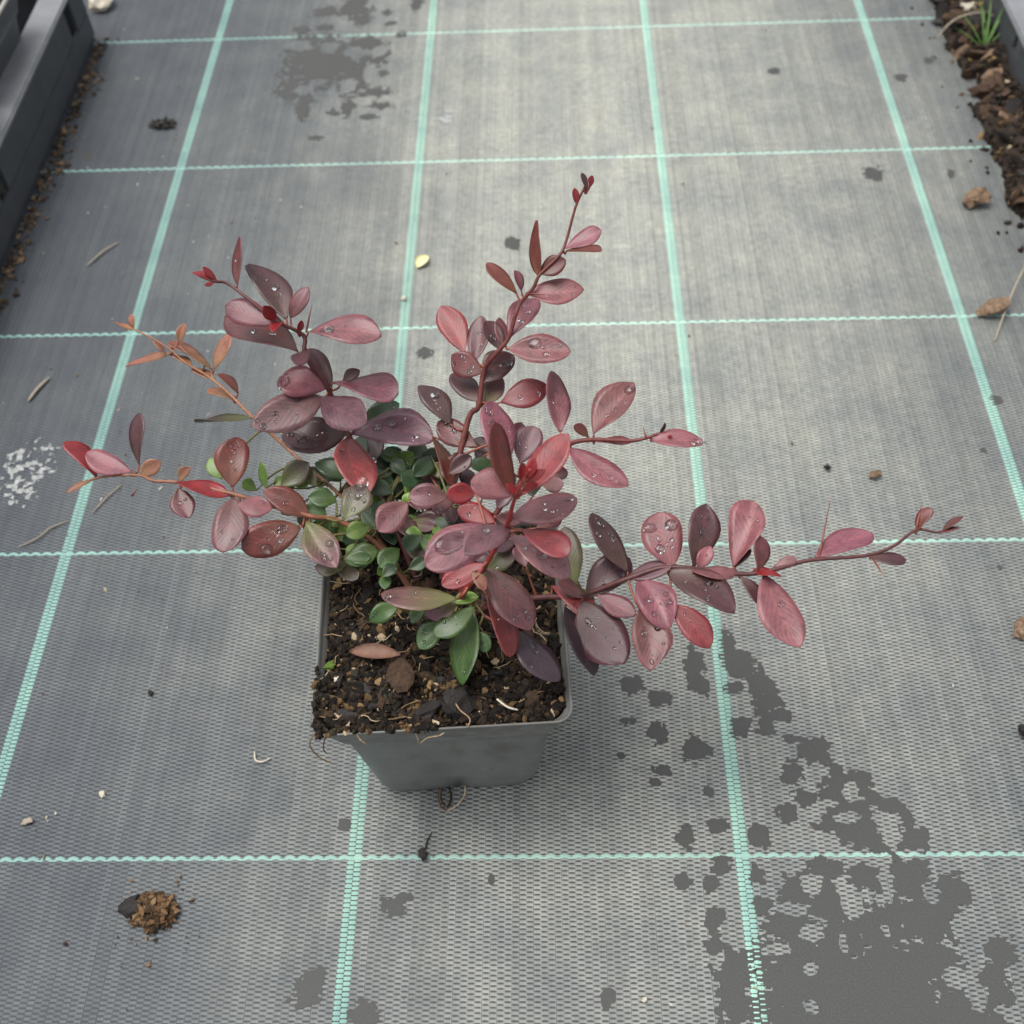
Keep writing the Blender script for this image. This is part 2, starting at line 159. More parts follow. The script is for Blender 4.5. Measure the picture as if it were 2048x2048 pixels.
(16.8,3.8,104,11.7,-3.2,105.3,0.24,-0,0.97,5.3,'G',0),(29.5,40.7,103.1,34.2,51.3,102.3,0.17,0,0.99,6.6,'k',1),(7.5,16.6,101.8,10.9,23.7,102,0.05,-0.05,1,5.2,'u',1),
(35.4,26.3,97,44.7,35.7,96,0.27,-0.16,0.95,7.8,'r',1),(7.8,19.9,94.2,16.3,22.3,97.3,-0.22,-0.38,0.9,6.1,'G',0),(7.9,28.5,90.9,21,29.9,91,0.02,-0.24,0.97,8.6,'d',0),
(23.6,35.5,103.8,25.7,45.7,105.1,-0.04,-0.12,0.99,6.9,'l',0),(26,59.3,105.2,30.1,67.4,108.9,0.13,-0.47,0.87,6.9,'u',0),(9.7,58.1,101.6,-0.2,49.2,103,0.38,-0.28,0.88,7.7,'u',2),
(28.2,18.1,103.6,19.2,11.1,104.8,0.32,-0.25,0.92,6.8,'d',2),(15.1,58,100.9,25,57.4,100.8,-0.02,-0.36,0.93,6.2,'r',1),(31.7,4.6,103.7,28.1,12.1,105.3,0.01,-0.2,0.98,5.8,'u',2),
(10.5,14.9,96.8,18.9,11,97.4,-0.15,-0.16,0.98,5.7,'d',0),(31.5,50.1,102.7,34,35.8,104.4,0.01,0.12,0.99,7.8,'G',2),(17.7,7.5,97.7,28.3,11.7,101.7,-0.17,-0.43,0.89,7.8,'k',1),
(38.8,54.6,89.9,47.4,57,91.4,-0.05,-0.4,0.92,5.8,'u',1),(1.7,37.2,97.8,5.3,27.5,99.2,-0.06,0.12,0.99,5.5,'d',1),
]
STEMS=[
[ (-8,14,70),(-22,42,92),(-36.9,67.3,104),(-42.8,74.1,125),(-48.8,77.9,137),(-49.1,82.5,142),(-57.8,82.1,150),(-67.5,87.6,156),(-75.4,93.6,158),(-79.5,92.5,160),(-84.6,93.4,162) ],
[ (-2,14,70),(3,40,95),(10.2,63.4,115),(14.4,65.9,120),(16.7,74.2,130),(21.6,75.1,138),(26.3,78,143),(29,82.4,150),(31,85.5,153),(35.5,87.2,158),(38.1,90,162),(45.1,94.2,167),(47.7,99,170),(50.9,106.2,178),(53.4,109.8,182),(56,113.6,185) ],
[ (4,10,70),(20,30,100),(36.3,42.3,113),(46.5,41.9,125),(55.7,39.9,130),(68.1,34.8,135),(73.4,34.2,137),(78.2,35.2,138),(81.1,33.9,138) ],
[ (8,4,70),(22,2,85),(37.7,-0.7,92),(50.8,-3.2,97),(66.7,-2,105),(81.1,0.6,108),(104.6,-2.7,108),(116.4,-1.7,109),(128.5,1.2,110),(147.7,2.8,110),(157.5,5.9,111),(166.3,11.9,112),(174,10.7,112),(180.1,14.4,113) ],
[ (2,4,70),(10,1,95),(18.1,-2.5,115),(26.2,-9.4,145),(29.3,-10.5,160),(32.2,-12.4,172),(34.8,-14,180) ],
[ (-8,8,70),(-22,24,87),(-37.7,32,95),(-47.9,31,100),(-63,34.2,103),(-76.3,36.6,107),(-96.3,41.5,108),(-106.3,42.6,108),(-113.2,45.4,108),(-130,46.9,105),(-141.4,42.8,102) ],
[ (-9,12,70),(-32,42,84),(-61.6,70.3,90),(-76.6,80.5,100),(-86.5,89.2,105),(-95,95.7,108),(-104.6,100.3,112),(-110.6,104.8,115),(-122.1,109.5,120),(-129.5,111.9,122) ],
[ (0,2,70),(5,3,83),(11.8,0.4,88),(16.3,-6.6,90) ],
]
SPINES=[
( -48.3,84.4,142,-47,96,145 ),
( 73.6,33.4,137,72.4,37.1,140 ),
( 131.8,2.2,110,139.1,25.9,113 ),
( 165.8,11,111.9,169.3,21.2,114.9 ),
( 149.8,1.7,110.2,151.3,-8,113.2 ),
( 33,87.2,155.8,39.3,83,158.8 ),
( -113.5,36.1,107.5,-110.8,37.2,110.5 ),
]
WET=[
([(101.1,23,5.2,9.8),(102.2,14.5,5.6,5.8),(74.3,13.8,5.6,5.8),(85,7.4,6.4,4.2),(70.6,-2.7,4.1,2.5),(83.9,-8.8,4.5,5),(98.2,-15.9,6.7,6.9),(83.7,-24.9,4.4,2.9),(81.1,-30.5,2.6,2.4),(101.4,-34,2.6,2.8),(68,-18.5,2.2,1.9),(116.3,33.7,3.8,8.9),(117.4,26,5.6,5.4),(122.6,22.7,6.5,6.5),(127.2,14.2,6.5,6.3),(117.7,12.2,5.5,3.1),(130.8,5.8,7.3,8.3),(117.6,-5.2,5.4,6),(128.3,-6.3,4,5),(134.5,-0.4,4.5,4.1),(136.5,-12.3,3.6,2.5),(145.7,-16.3,8,6.8),(136.3,-26.8,6.1,5.7),(150.1,-27.8,6.1,7.6),(150.7,-35.3,8.6,5.6),(139.2,-37.1,5.2,4.6),(160.8,-31.7,7.8,5.6),(165.9,-37.3,5.2,5.5),(132.3,-43.4,5.1,4.5),(157.2,-42.7,11.1,6.4),(172.7,-41.9,6.8,6.4),(150.1,-49.8,11,7.2),(160.1,-50.8,10.1,7.1),(175.9,-47.3,5.9,7.2),(179.6,-54.4,6.7,6.2),(166,-55.2,8.4,5.3),(119.1,-53.1,5.1,5.3),(104.3,-48.6,4.3,4),(91.1,-53,3.8,5.3),(103.5,-64.4,4.2,4.3),(99.5,-71.1,3.3,3.4),(88.4,-70.2,3.3,3.4),(117.3,-67.8,4.2,4.3),(141.7,-65.4,7.5,5.1),(131.5,-73,9,7.6),(140.5,-78.8,7.3,9.1),(156.9,-68.9,9.1,5.9),(173,-70.7,13.1,9.3),(188.5,-74.9,8.9,7.5),(178.3,-84.7,16,11.4),(161.5,-88.6,14.4,12.2),(144.8,-92.5,16,12),(126.1,-88.5,9.7,8.1),(98.9,-86,4.5,5.7),(98,-94.7,4,3.6),(117.4,-80.3,4.1,4.9),(135,-104.1,27.5,17.2),(157.9,-108,27.2,21.8),(132.9,-117.6,30.8,15),(105,-104.1,8.7,9.3),(102.2,-115.4,7,9),(175,-100.4,12.6,11.7),(182.6,-119.1,16.8,11.1),(201.1,-96.6,6.3,6.3),(196.7,-108.1,6.2,8.4),(162.7,-122.7,30.4,11),(133.8,-136.9,37.4,15.6)],
[(145.2,-25.9,4.4,4.8),(157.7,-34.5,3,3.7),(148.2,-39.9,4.3,1.8),(155.9,-45.4,4.3,2.3),(170.4,-49.9,4.2,6.3),(143.3,-55.1,6.7,3.5),(140.7,-44.4,4.3,3.6),(131.1,-64.5,4.2,3.4),(137.5,-71.3,4.1,3.4),(151.1,-78.8,4.1,5.8),(165,-69.8,2.5,5.1),(181.2,-74.9,2.8,2.9),(134.1,-89.3,4,2.8),(128.7,-81.2,5.7,2),(120.4,-95.6,4.8,2),(145.4,-93.3,1.2,4),(161.5,-88.6,1.6,2),(130.1,-116.1,2.3,2.2),(132.1,-102.6,2.8,1.9),(184,-105.8,4.7,3.8),(192.3,-93.4,2.4,10.3),(189.6,-111.8,3.5,4.5),(123,-68.7,3.3,3.4),(189,-87.1,3.2,4),(135.9,-54.1,5.1,3.5)]),
([(-111.7,497.1,27.7,37.7),(-95.5,562.7,14.1,12.4),(-113.8,558.5,11.3,10.6),(-125.4,522,11,13.4),(-89.7,550.2,10.2,10.4),(-82.5,519.7,14.5,9.9),(-87.6,477.2,13.2,23.5),(-117.6,448.6,6,19.5),(-129.9,464.1,9.6,15.3),(-87.8,441.4,5.1,11.8),(-73,458.3,11.2,7.5),(-67.5,443.3,9.4,4.4),(-75,431.4,7.6,3.6),(-98.5,437.5,6,4.4),(-70.4,480.9,6.2,3.9),(-67.8,504.3,5.4,4.8),(-106.4,409.7,5.9,3.5),(-67,543.9,5.5,3.8),(-70.8,557.8,4.2,4.4),(-130.1,538.9,7.4,5.1),(-113.8,541.4,5.6,6),(-94.6,573.2,9.5,10.8),(-76.1,496.8,10.7,9.6),(-58.7,528.3,4.6,5),(-50.2,570.6,5.6,12.5)],
[(-128.4,517.3,8.2,5.8),(-108.2,514.5,5.4,6.6),(-90.5,508.7,6.3,5.7),(-72.5,507.8,5.4,6.5),(-119.6,465.1,7,5.3),(-110.8,472.2,6.2,4.6),(-90.7,468.2,5.2,7.6),(-100.3,455.2,3.9,13.6),(-76.7,482.8,4.4,11),(-76.7,451.1,6.9,3.7),(-78.1,438,6,4.4),(-101.2,544.1,7.4,6.9),(-111.2,551.5,9.3,5.2),(-110.2,443.9,3.4,8.8)]),
([(21.2,301.5,5.2,7.1),(-25.8,215.5,5.1,4.8),(237.5,358.8,6.6,8.2),(192.6,470.1,4.5,4.3),(273.8,459.2,4.4,4.9),(295.3,477.3,3.8,4.4),(283.7,356.9,3.1,4.1),(-20.9,-79.4,5.7,4.4),(-17.7,-76.4,4.1,2.4),(-51.1,-110.4,6.6,7.1),(-47.6,-103.5,3.9,2.6),(-29.7,-118.2,7.3,5.4),(-43.3,-46.8,3,2.6),(15.7,-69.4,1.8,2.5),(58.3,-113,3,4),(242.2,71.9,2.1,2),(265.7,173.4,3.7,3.6),(251.3,140.5,2,2),(-250.6,397.2,4.1,4.5)],[]),]
# ------------------------------------------------------------------ helpers
def tag(o, label=None, cat=None, group=None, kind=None):
    if label: o["label"] = label
    if cat: o["category"] = cat
    if group: o["group"] = group
    if kind: o["kind"] = kind
    return o

def link(o, parent=None):
    COL.objects.link(o)
    if parent is not None:
        o.parent = parent
    return o

def empty(name, loc=(0, 0, 0), rz=0.0):
    o = bpy.data.objects.new(name, None)
    o.empty_display_size = 0.01
    o.location = loc
    o.rotation_euler = (0, 0, rz)
    return link(o)

def mesh(name, verts, faces, mat=None, smooth=True, cols=None):
    me = bpy.data.meshes.new(name)
    me.from_pydata([tuple(v) for v in verts], [], faces)
    if smooth:
        me.polygons.foreach_set("use_smooth", [True] * len(me.polygons))
    if mat: me.materials.append(mat)
    if cols is not None:
        a = me.color_attributes.new("col", 'FLOAT_COLOR', 'POINT')
        a.data.foreach_set("color", np.asarray(cols, dtype=np.float32).ravel())
    me.update()
    return me

def obj(name, me, parent=None, loc=(0, 0, 0), rot=(0, 0, 0), scale=(1, 1, 1)):
    o = bpy.data.objects.new(name, me)
    o.location = loc
    o.rotation_euler = rot
    o.scale = scale
    return link(o, parent)

def tube(points, radii, n=7, cap=True):
    """verts, faces of a swept tube through points"""
    pts = [Vector(p) for p in points]
    V, F = [], []
    prev = None
    for i, p in enumerate(pts):
        d = (pts[min(i + 1, len(pts) - 1)] - pts[max(i - 1, 0)])
        if d.length < 1e-9: d = Vector((0, 0, 1))
        d.normalize()
        if prev is None:
            a = d.orthogonal().normalized()
        else:
            a = (prev - d * prev.dot(d))
            a = a.normalized() if a.length > 1e-6 else d.orthogonal().normalized()
        prev = a
        b = d.cross(a)
        for k in range(n):
            t = 2 * math.pi * k / n
            V.append(p + (a * math.cos(t) + b * math.sin(t)) * radii[i])
    for i in range(len(pts) - 1):
        for k in range(n):
            k2 = (k + 1) % n
            F.append((i * n + k, i * n + k2, (i + 1) * n + k2, (i + 1) * n + k))
    if cap:
        F.append(tuple(range(n - 1, -1, -1)))
        F.append(tuple(range((len(pts) - 1) * n, len(pts) * n)))
    return V, F

def catmull(points, sub=5):
    P = [Vector(p) for p in points]
    out = []
    for i in range(len(P) - 1):
        p0, p1, p2, p3 = P[max(i - 1, 0)], P[i], P[i + 1], P[min(i + 2, len(P) - 1)]
        for k in range(sub):
            t = k / sub
            out.append(0.5 * ((2 * p1) + (p2 - p0) * t + (2 * p0 - 5 * p1 + 4 * p2 - p3) * t * t + (3 * p1 - p0 - 3 * p2 + p3) * t ** 3))
    out.append(P[-1])
    return out

class Join:
    def __init__(self): self.V, self.F, self.C = [], [], []
    def add(self, V, F, col=None):
        b = len(self.V)
        self.V += [tuple(v) for v in V]
        self.F += [tuple(i + b for i in f) for f in F]
        if col is not None: self.C += [(col[0], col[1], col[2], 1.0)] * len(V)
    def build(self, name, mat, parent=None, smooth=True, **kw):
        return obj(name, mesh(name, self.V, self.F, mat, smooth, self.C or None), parent, **kw)

_bm = bmesh.new(); bmesh.ops.create_icosphere(_bm, subdivisions=1, radius=1.0)
ICO1 = ([v.co.copy() for v in _bm.verts], [tuple(v.index for v in f.verts) for f in _bm.faces]); _bm.free()
_bm = bmesh.new(); bmesh.ops.create_icosphere(_bm, subdivisions=2, radius=1.0)
ICO2 = ([v.co.copy() for v in _bm.verts], [tuple(v.index for v in f.verts) for f in _bm.faces]); _bm.free()

def chunk(rng, size, flat=1.0, stretch=1.0, jag=0.35, base=ICO1):
    """an uneven lump: verts, faces about the origin"""
    rot = Matrix.Rotation(rng.uniform(0, 6.28), 3, 'Z') @ Matrix.Rotation(rng.uniform(-.5, .5), 3, 'X') @ Matrix.Rotation(rng.uniform(-.5, .5), 3, 'Y')
    off = Vector((rng.uniform(0, 90), rng.uniform(0, 90), rng.uniform(0, 90)))
    V = []
    for v in base[0]:
        s = 1 + jag * noise.noise(v * 1.3 + off) * 2 + rng.uniform(-jag, jag) * .4
        V.append(rot @ (Vector((v.x * stretch, v.y, v.z * flat)) * s * size))
    return V, base[1]

# ------------------------------------------------------------------ materials
def new_mat(name):
    m = bpy.data.materials.new(name); m.use_nodes = True
    n, l = m.node_tree.nodes, m.node_tree.links
    return m, n, l, n["Principled BSDF"]

def ramp(n, stops):
    r = n.new("ShaderNodeValToRGB")
    el = r.color_ramp.elements
    while len(el) < len(stops): el.new(0.5)
    for e, (p, c) in zip(el, stops):
        e.position = p; e.color = (*c, 1) if len(c) == 3 else c
    return r

def noise_tex(n, l, coord, scale, detail=4, rough=.55):
    t = n.new("ShaderNodeTexNoise")
    t.inputs["Scale"].default_value = scale
    t.inputs["Detail"].default_value = detail
    t.inputs["Roughness"].default_value = rough
    if coord is not None: l.new(coord, t.inputs["Vector"])
    return t

def mixc(n, l, fac, a, b, mode='MIX'):
    m = n.new("ShaderNodeMix"); m.data_type = 'RGBA'; m.blend_type = mode
    for sock, v in ((m.inputs[0], fac), (m.inputs[6], a), (m.inputs[7], b)):
        if isinstance(v, (int, float)): sock.default_value = v
        elif isinstance(v, tuple): sock.default_value = (*v, 1) if len(v) == 3 else v
        else: l.new(v, sock)
    return m.outputs[2]

def math_n(n, l, op, a, b=None, c=None):
    m = n.new("ShaderNodeMath"); m.operation = op
    for i, v in enumerate((a, b, c)):
        if v is None: continue
        if isinstance(v, (int, float)): m.inputs[i].default_value = v
        else: l.new(v, m.inputs[i])
    return m.outputs[0]

def bump(n, l, height, strength, dist, bsdf):
    b = n.new("ShaderNodeBump")
    b.inputs["Strength"].default_value = strength
    b.inputs["Distance"].default_value = dist
    l.new(height, b.inputs["Height"])
    l.new(b.outputs[0], bsdf.inputs["Normal"])

def fabric_mat(name, clean, dusty, rough=.55):
    """plastic tape: dust trodden into the middle of the path, cleaner along the trays; sky sheen painted paler with distance"""
    m, n, l, p = new_mat(name)
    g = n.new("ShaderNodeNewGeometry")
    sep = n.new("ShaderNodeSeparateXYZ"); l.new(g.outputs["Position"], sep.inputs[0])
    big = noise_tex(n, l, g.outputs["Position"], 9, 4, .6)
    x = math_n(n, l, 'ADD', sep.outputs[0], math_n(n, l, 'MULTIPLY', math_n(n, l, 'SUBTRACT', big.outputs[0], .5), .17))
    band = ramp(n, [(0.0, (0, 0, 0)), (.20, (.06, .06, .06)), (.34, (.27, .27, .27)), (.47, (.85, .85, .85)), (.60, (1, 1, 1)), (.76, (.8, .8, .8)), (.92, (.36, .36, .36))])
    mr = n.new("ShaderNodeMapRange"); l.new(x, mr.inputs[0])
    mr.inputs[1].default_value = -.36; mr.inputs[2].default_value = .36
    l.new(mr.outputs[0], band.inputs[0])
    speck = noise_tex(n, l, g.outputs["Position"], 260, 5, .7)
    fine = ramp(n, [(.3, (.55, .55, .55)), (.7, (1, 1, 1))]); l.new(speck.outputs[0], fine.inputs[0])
    sheen_y = n.new("ShaderNodeMapRange"); l.new(math_n(n, l, 'ADD', sep.outputs[1], math_n(n, l, 'MULTIPLY', math_n(n, l, 'SUBTRACT', big.outputs[0], .5), .3)), sheen_y.inputs[0])  # paler further back: grazing sky sheen painted into the colour, not more dust
    sheen_y.inputs[1].default_value = -.12; sheen_y.inputs[2].default_value = .30; sheen_y.inputs[3].default_value = .46; sheen_y.inputs[4].default_value = 1.0
    fac = math_n(n, l, 'MULTIPLY', math_n(n, l, 'MULTIPLY', band.outputs[0], sheen_y.outputs[0]), fine.outputs[0])
    oi = n.new("ShaderNodeObjectInfo")
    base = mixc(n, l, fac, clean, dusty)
    mid = noise_tex(n, l, g.outputs["Position"], 34, 4, .6)
    tone = ramp(n, [(.3, (.76, .78, .82)), (.7, (1.12, 1.10, 1.05))]); l.new(mid.outputs[0], tone.inputs[0])
    base = mixc(n, l, 1.0, base, tone.outputs[0], 'MULTIPLY')
    v = math_n(n, l, 'MULTIPLY_ADD', oi.outputs["Random"], .22, .89)
    cc = n.new("ShaderNodeCombineXYZ")
    for i in range(3): l.new(v, cc.inputs[i])
    base = mixc(n, l, 1.0, base, cc.outputs[0], 'MULTIPLY')
    l.new(base, p.inputs["Base Color"])
    p.inputs["Roughness"].default_value = rough
    p.inputs["Specular IOR Level"].default_value = .35
    return m

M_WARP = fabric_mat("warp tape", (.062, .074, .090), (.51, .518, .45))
M_WEFT = fabric_mat("weft tape", (.022, .026, .030), (.115, .116, .105))  # darker than the warp: shade of the recessed slots put into the colour
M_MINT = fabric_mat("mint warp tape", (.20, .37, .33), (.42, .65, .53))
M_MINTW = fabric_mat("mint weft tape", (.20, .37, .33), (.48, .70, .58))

def simple(name, col, rough=.6, var=.25, scale=60, bmp=0.0, spec=.4, attr=False, bscale=None):
    m, n, l, p = new_mat(name)
    tc = n.new("ShaderNodeTexCoord")
    t = noise_tex(n, l, tc.outputs["Object"], scale, 5, .65)
    r = ramp(n, [(.28, (1 - var,) * 3), (.72, (1 + var,) * 3)]); l.new(t.outputs[0], r.inputs[0])
    if attr:
        a = n.new("ShaderNodeAttribute"); a.attribute_name = "col"
        src = a.outputs["Color"]
    else:
        src = col
    l.new(mixc(n, l, 1.0, src, r.outputs[0], 'MULTIPLY'), p.inputs["Base Color"])
    p.inputs["Roughness"].default_value = rough
    p.inputs["Specular IOR Level"].default_value = spec
    if bmp:
        t2 = noise_tex(n, l, tc.outputs["Object"], bscale or scale * 3, 4, .7)
        bump(n, l, t2.outputs[0], bmp, .001, p)
    return m

M_WET = simple("water film on fabric", (.062, .063, .060), .6, .25, 1500, .05, .25)
M_EARTH = simple("ground", (.09, .09, .09), .9, .3, 30, .3)
M_SOIL = simple("soil", (1, 1, 1), .85, .45, 700, .6, .25, attr=True, bscale=1600)
M_BARK = simple("bark", (.055, .031, .018), .8, .6, 500, .6, .3, bscale=1100)
M_BARKD = simple("dark bark", (.013, .010, .008), .6, .6, 500, .6, .4, bscale=1100)
M_BARKT = simple("tan bark", (.17, .112, .070), .8, .7, 500, .5, .3, bscale=1100)
M_PALE = simple("pale fragment", (.50, .45, .36), .7, .2, 400, .3)
M_STRAW = simple("straw", (.30, .255, .19), .7, .25, 300, .2)
M_ROOT = simple("root", (.40, .29, .18), .7, .3, 300, .2)
M_POT0 = simple("grey pot plastic", (.155, .160, .156), .42, .16, 120, .10, .45, bscale=900)
def pot_mat():
    m, n, l, p = new_mat("scuffed pot plastic")
    tc = n.new("ShaderNodeTexCoord")
    a = noise_tex(n, l, tc.outputs["Object"], 38, 6, .65)
    mp = n.new("ShaderNodeMapping"); mp.inputs["Scale"].default_value = (60, 60, 420); l.new(tc.outputs["Object"], mp.inputs[0])
    s = noise_tex(n, l, mp.outputs[0], 1.0, 5, .7)
    r = ramp(n, [(.35, (.120, .126, .123)), (.62, (.165, .170, .164)), (.8, (.26, .255, .235))]); l.new(a.outputs[0], r.inputs[0])
    r2 = ramp(n, [(.45, (1, 1, 1)), (.75, (1.25, 1.22, 1.15))]); l.new(s.outputs[0], r2.inputs[0])
    l.new(mixc(n, l, 1.0, r.outputs[0], r2.outputs[0], 'MULTIPLY'), p.inputs["Base Color"])
    rr = n.new("ShaderNodeMapRange"); l.new(a.outputs[0], rr.inputs[0]); rr.inputs[3].default_value = .32; rr.inputs[4].default_value = .62
    l.new(rr.outputs[0], p.inputs["Roughness"])
    dn = noise_tex(n, l, tc.outputs["Object"], 95, 6, .7)
    dsep = n.new("ShaderNodeSeparateXYZ"); l.new(tc.outputs["Object"], dsep.inputs[0])
    hi = n.new("ShaderNodeMapRange"); l.new(dsep.outputs[2], hi.inputs[0]); hi.inputs[1].default_value = .03; hi.inputs[2].default_value = .078; hi.inputs[3].default_value = .42; hi.inputs[4].default_value = .60
    dirt = n.new("ShaderNodeMapRange"); l.new(math_n(n, l, 'SUBTRACT', hi.outputs[0], dn.outputs[0]), dirt.inputs[0])
    dirt.inputs[1].default_value = -.02; dirt.inputs[2].default_value = .10; dirt.inputs[4].default_value = .38
    cur = p.inputs["Base Color"].links[0].from_socket
    l.new(mixc(n, l, dirt.outputs[0], cur, (.085, .065, .045)), p.inputs["Base Color"])
    bump(n, l, s.outputs[0], .12, .0006, p)
    return m
M_POT = pot_mat()
M_TRAY = simple("dark tray plastic", (.055, .060, .065), .5, .18, 60, .12, .45, bscale=700)
M_RIM = simple("dusty tray rim", (.17, .175, .185), .55, .2, 60, .12, .4, bscale=700)
M_DROPPING = simple("dried droppings", (.30, .31, .30), .8, .6, 350, .3)
M_GRASS = simple("grass blade", (.10, .20, .045), .5, .25, 200)
M_YELLOW = simple("yellow petal", (.72, .68, .34), .6, .12, 200)

def leaf_mat():
    m, n, l, p = new_mat("leaf")
    oi = n.new("ShaderNodeObjectInfo")
    tc = n.new("ShaderNodeTexCoord")
    sep = n.new("ShaderNodeSeparateXYZ"); l.new(tc.outputs["UV"], sep.inputs[0])
    gr = n.new("ShaderNodeAttribute"); gr.attribute_type = 'OBJECT'; gr.attribute_name = "greening"
    mp = n.new("ShaderNodeVectorMath"); mp.operation = 'ADD'
    l.new(tc.outputs["Object"], mp.inputs[0])
    rv = n.new("ShaderNodeCombineXYZ"); l.new(oi.outputs["Random"], rv.inputs[0]); l.new(oi.outputs["Random"], rv.inputs[1])
    l.new(rv.outputs[0], mp.inputs[1])
    blot = noise_tex(n, l, mp.outputs[0], 210, 6, .68)
    tone = ramp(n, [(.25, (.50, .46, .48)), (.52, (.95, .95, .95)), (.8, (1.32, 1.22, 1.2))]); l.new(blot.outputs[0], tone.inputs[0])
    base = mixc(n, l, 1.0, oi.outputs["Color"], tone.outputs[0], 'MULTIPLY')
    # green towards the leaf base on partly green leaves
    fall = n.new("ShaderNodeMapRange"); l.new(sep.outputs[1], fall.inputs[0])
    fall.inputs[1].default_value = .05; fall.inputs[2].default_value = .75
    fall.inputs[3].default_value = 1.0; fall.inputs[4].default_value = 0.0
    base = mixc(n, l, math_n(n, l, 'MULTIPLY', fall.outputs[0], gr.outputs["Fac"]), base, (.13, .17, .035))
    # midrib and margin
    au = math_n(n, l, 'ABSOLUTE', math_n(n, l, 'SUBTRACT', sep.outputs[0], .5))
    rib = n.new("ShaderNodeMapRange"); l.new(au, rib.inputs[0])
    rib.inputs[1].default_value = .012; rib.inputs[2].default_value = .045; rib.inputs[3].default_value = .55; rib.inputs[4].default_value = 0
    ribc = mixc(n, l, 1.0, base, (1.5, 1.35, 1.2), 'MULTIPLY')
    base = mixc(n, l, rib.outputs[0], base, ribc)
    edge = n.new("ShaderNodeMapRange"); l.new(au, edge.inputs[0])
    edge.inputs[1].default_value = .455; edge.inputs[2].default_value = .49; edge.inputs[3].default_value = 0; edge.inputs[4].default_value = .6
    edgec = mixc(n, l, 1.0, base, (1.7, 1.5, 1.45), 'MULTIPLY')
    base = mixc(n, l, edge.outputs[0], base, edgec)
    vein = n.new("ShaderNodeTexWave"); vein.bands_direction = 'Y'; vein.inputs["Scale"].default_value = 2.6; vein.inputs["Distortion"].default_value = 5.0; vein.inputs["Detail"].default_value = 3
    vc = n.new("ShaderNodeCombineXYZ"); l.new(sep.outputs[0], vc.inputs[0])
    l.new(math_n(n, l, 'SUBTRACT', sep.outputs[1], math_n(n, l, 'MULTIPLY', au, .9)), vc.inputs[1]); l.new(vc.outputs[0], vein.inputs["Vector"])
    vr = ramp(n, [(.0, (1, 1, 1)), (.78, (1, 1, 1)), (1.0, (.78, .74, .76))]); l.new(vein.outputs["Fac"], vr.inputs[0])
    base = mixc(n, l, 1.0, base, vr.outputs[0], 'MULTIPLY')
    l.new(base, p.inputs["Base Color"])
    rgh = n.new("ShaderNodeMapRange"); l.new(blot.outputs[0], rgh.inputs[0])
    rgh.inputs[1].default_value = .3; rgh.inputs[2].default_value = .7; rgh.inputs[3].default_value = .36; rgh.inputs[4].default_value = .52
    l.new(rgh.outputs[0], p.inputs["Roughness"])
    p.inputs["Specular IOR Level"].default_value = .55
    p.inputs["Coat Weight"].default_value = .12
    p.inputs["Coat Roughness"].default_value = .22
    # veins: fine relief slanting away from the midrib
    w = n.new("ShaderNodeTexWave"); w.inputs["Scale"].default_value = 3.2; w.inputs["Distortion"].default_value = 2.0
    w.bands_direction = 'Y'
    cv = n.new("ShaderNodeCombineXYZ")
    l.new(math_n(n, l, 'SUBTRACT', sep.outputs[1], math_n(n, l, 'MULTIPLY', au, .8)), cv.inputs[1]); l.new(sep.outputs[0], cv.inputs[0])
    l.new(cv.outputs[0], w.inputs["Vector"])
    h = math_n(n, l, 'ADD', math_n(n, l, 'MULTIPLY', w.outputs["Fac"], .16), math_n(n, l, 'MULTIPLY', blot.outputs[0], 1.2))
    bump(n, l, h, .22, .0006, p)
    tr = n.new("ShaderNodeBsdfTranslucent")
    hot = n.new("ShaderNodeHueSaturation"); hot.inputs["Saturation"].default_value = 1.35; hot.inputs["Value"].default_value = 2.2
    l.new(base, hot.inputs["Color"]); l.new(hot.outputs[0], tr.inputs["Color"])
    mx = n.new("ShaderNodeMixShader"); mx.inputs[0].default_value = .17
    l.new(p.outputs[0], mx.inputs[1]); l.new(tr.outputs[0], mx.inputs[2])
    l.new(mx.outputs[0], n["Material Output"].inputs["Surface"])
    return m
M_LEAF = leaf_mat()

def stem_mat():
    m, n, l, p = new_mat("stem bark")
    tc = n.new("ShaderNodeTexCoord"); oi = n.new("ShaderNodeObjectInfo")
    t = noise_tex(n, l, tc.outputs["Object"], 400, 4, .6)
    r = ramp(n, [(.3, (.65, .65, .65)), (.7, (1.35, 1.3, 1.25))]); l.new(t.outputs[0], r.inputs[0])
    l.new(mixc(n, l, 1.0, oi.outputs["Color"], r.outputs[0], 'MULTIPLY'), p.inputs["Base Color"])
    p.inputs["Roughness"].default_value = .45
    bump(n, l, t.outputs[0], .4, .0005, p)
    return m
M_STEM = stem_mat()

def water_mat():
    m, n, l, p = new_mat("water drop")
    p.inputs["Base Color"].default_value = (1, 1, 1, 1)
    p.inputs["Transmission Weight"].default_value = 1.0
    p.inputs["IOR"].default_value = 1.33
    p.inputs["Roughness"].default_value = .02
    return m
M_WATER = water_mat()

# ------------------------------------------------------------------ the ground and the woven ground cover
g = obj("ground", mesh("ground", [(-30, -30, -.0012), (30, -30, -.0012), (30, 30, -.0012), (-30, 30, -.0012)], [(0, 1, 2, 3)], M_EARTH))
tag(g, kind="structure")

cover = empty("ground_cover")
tag(cover, kind="structure")
PX, PY = 150.0 / 56 * MM, 147.5 / 160 * MM            # spacing of warp and weft tapes
X_LINE, Y_LINE = -.1893, .5295                        # one marked warp and one marked weft
K0, K1 = -94, 232                                     # warp indices
J0, J1 = -240, 845                                    # weft indices, counted towards the camera
y_of = lambda j: Y_LINE - j * PY
x_of = lambda k: X_LINE + k * PX
A_WARP, A_WEFT, ZF = .24 * MM, .07 * MM, 0.0

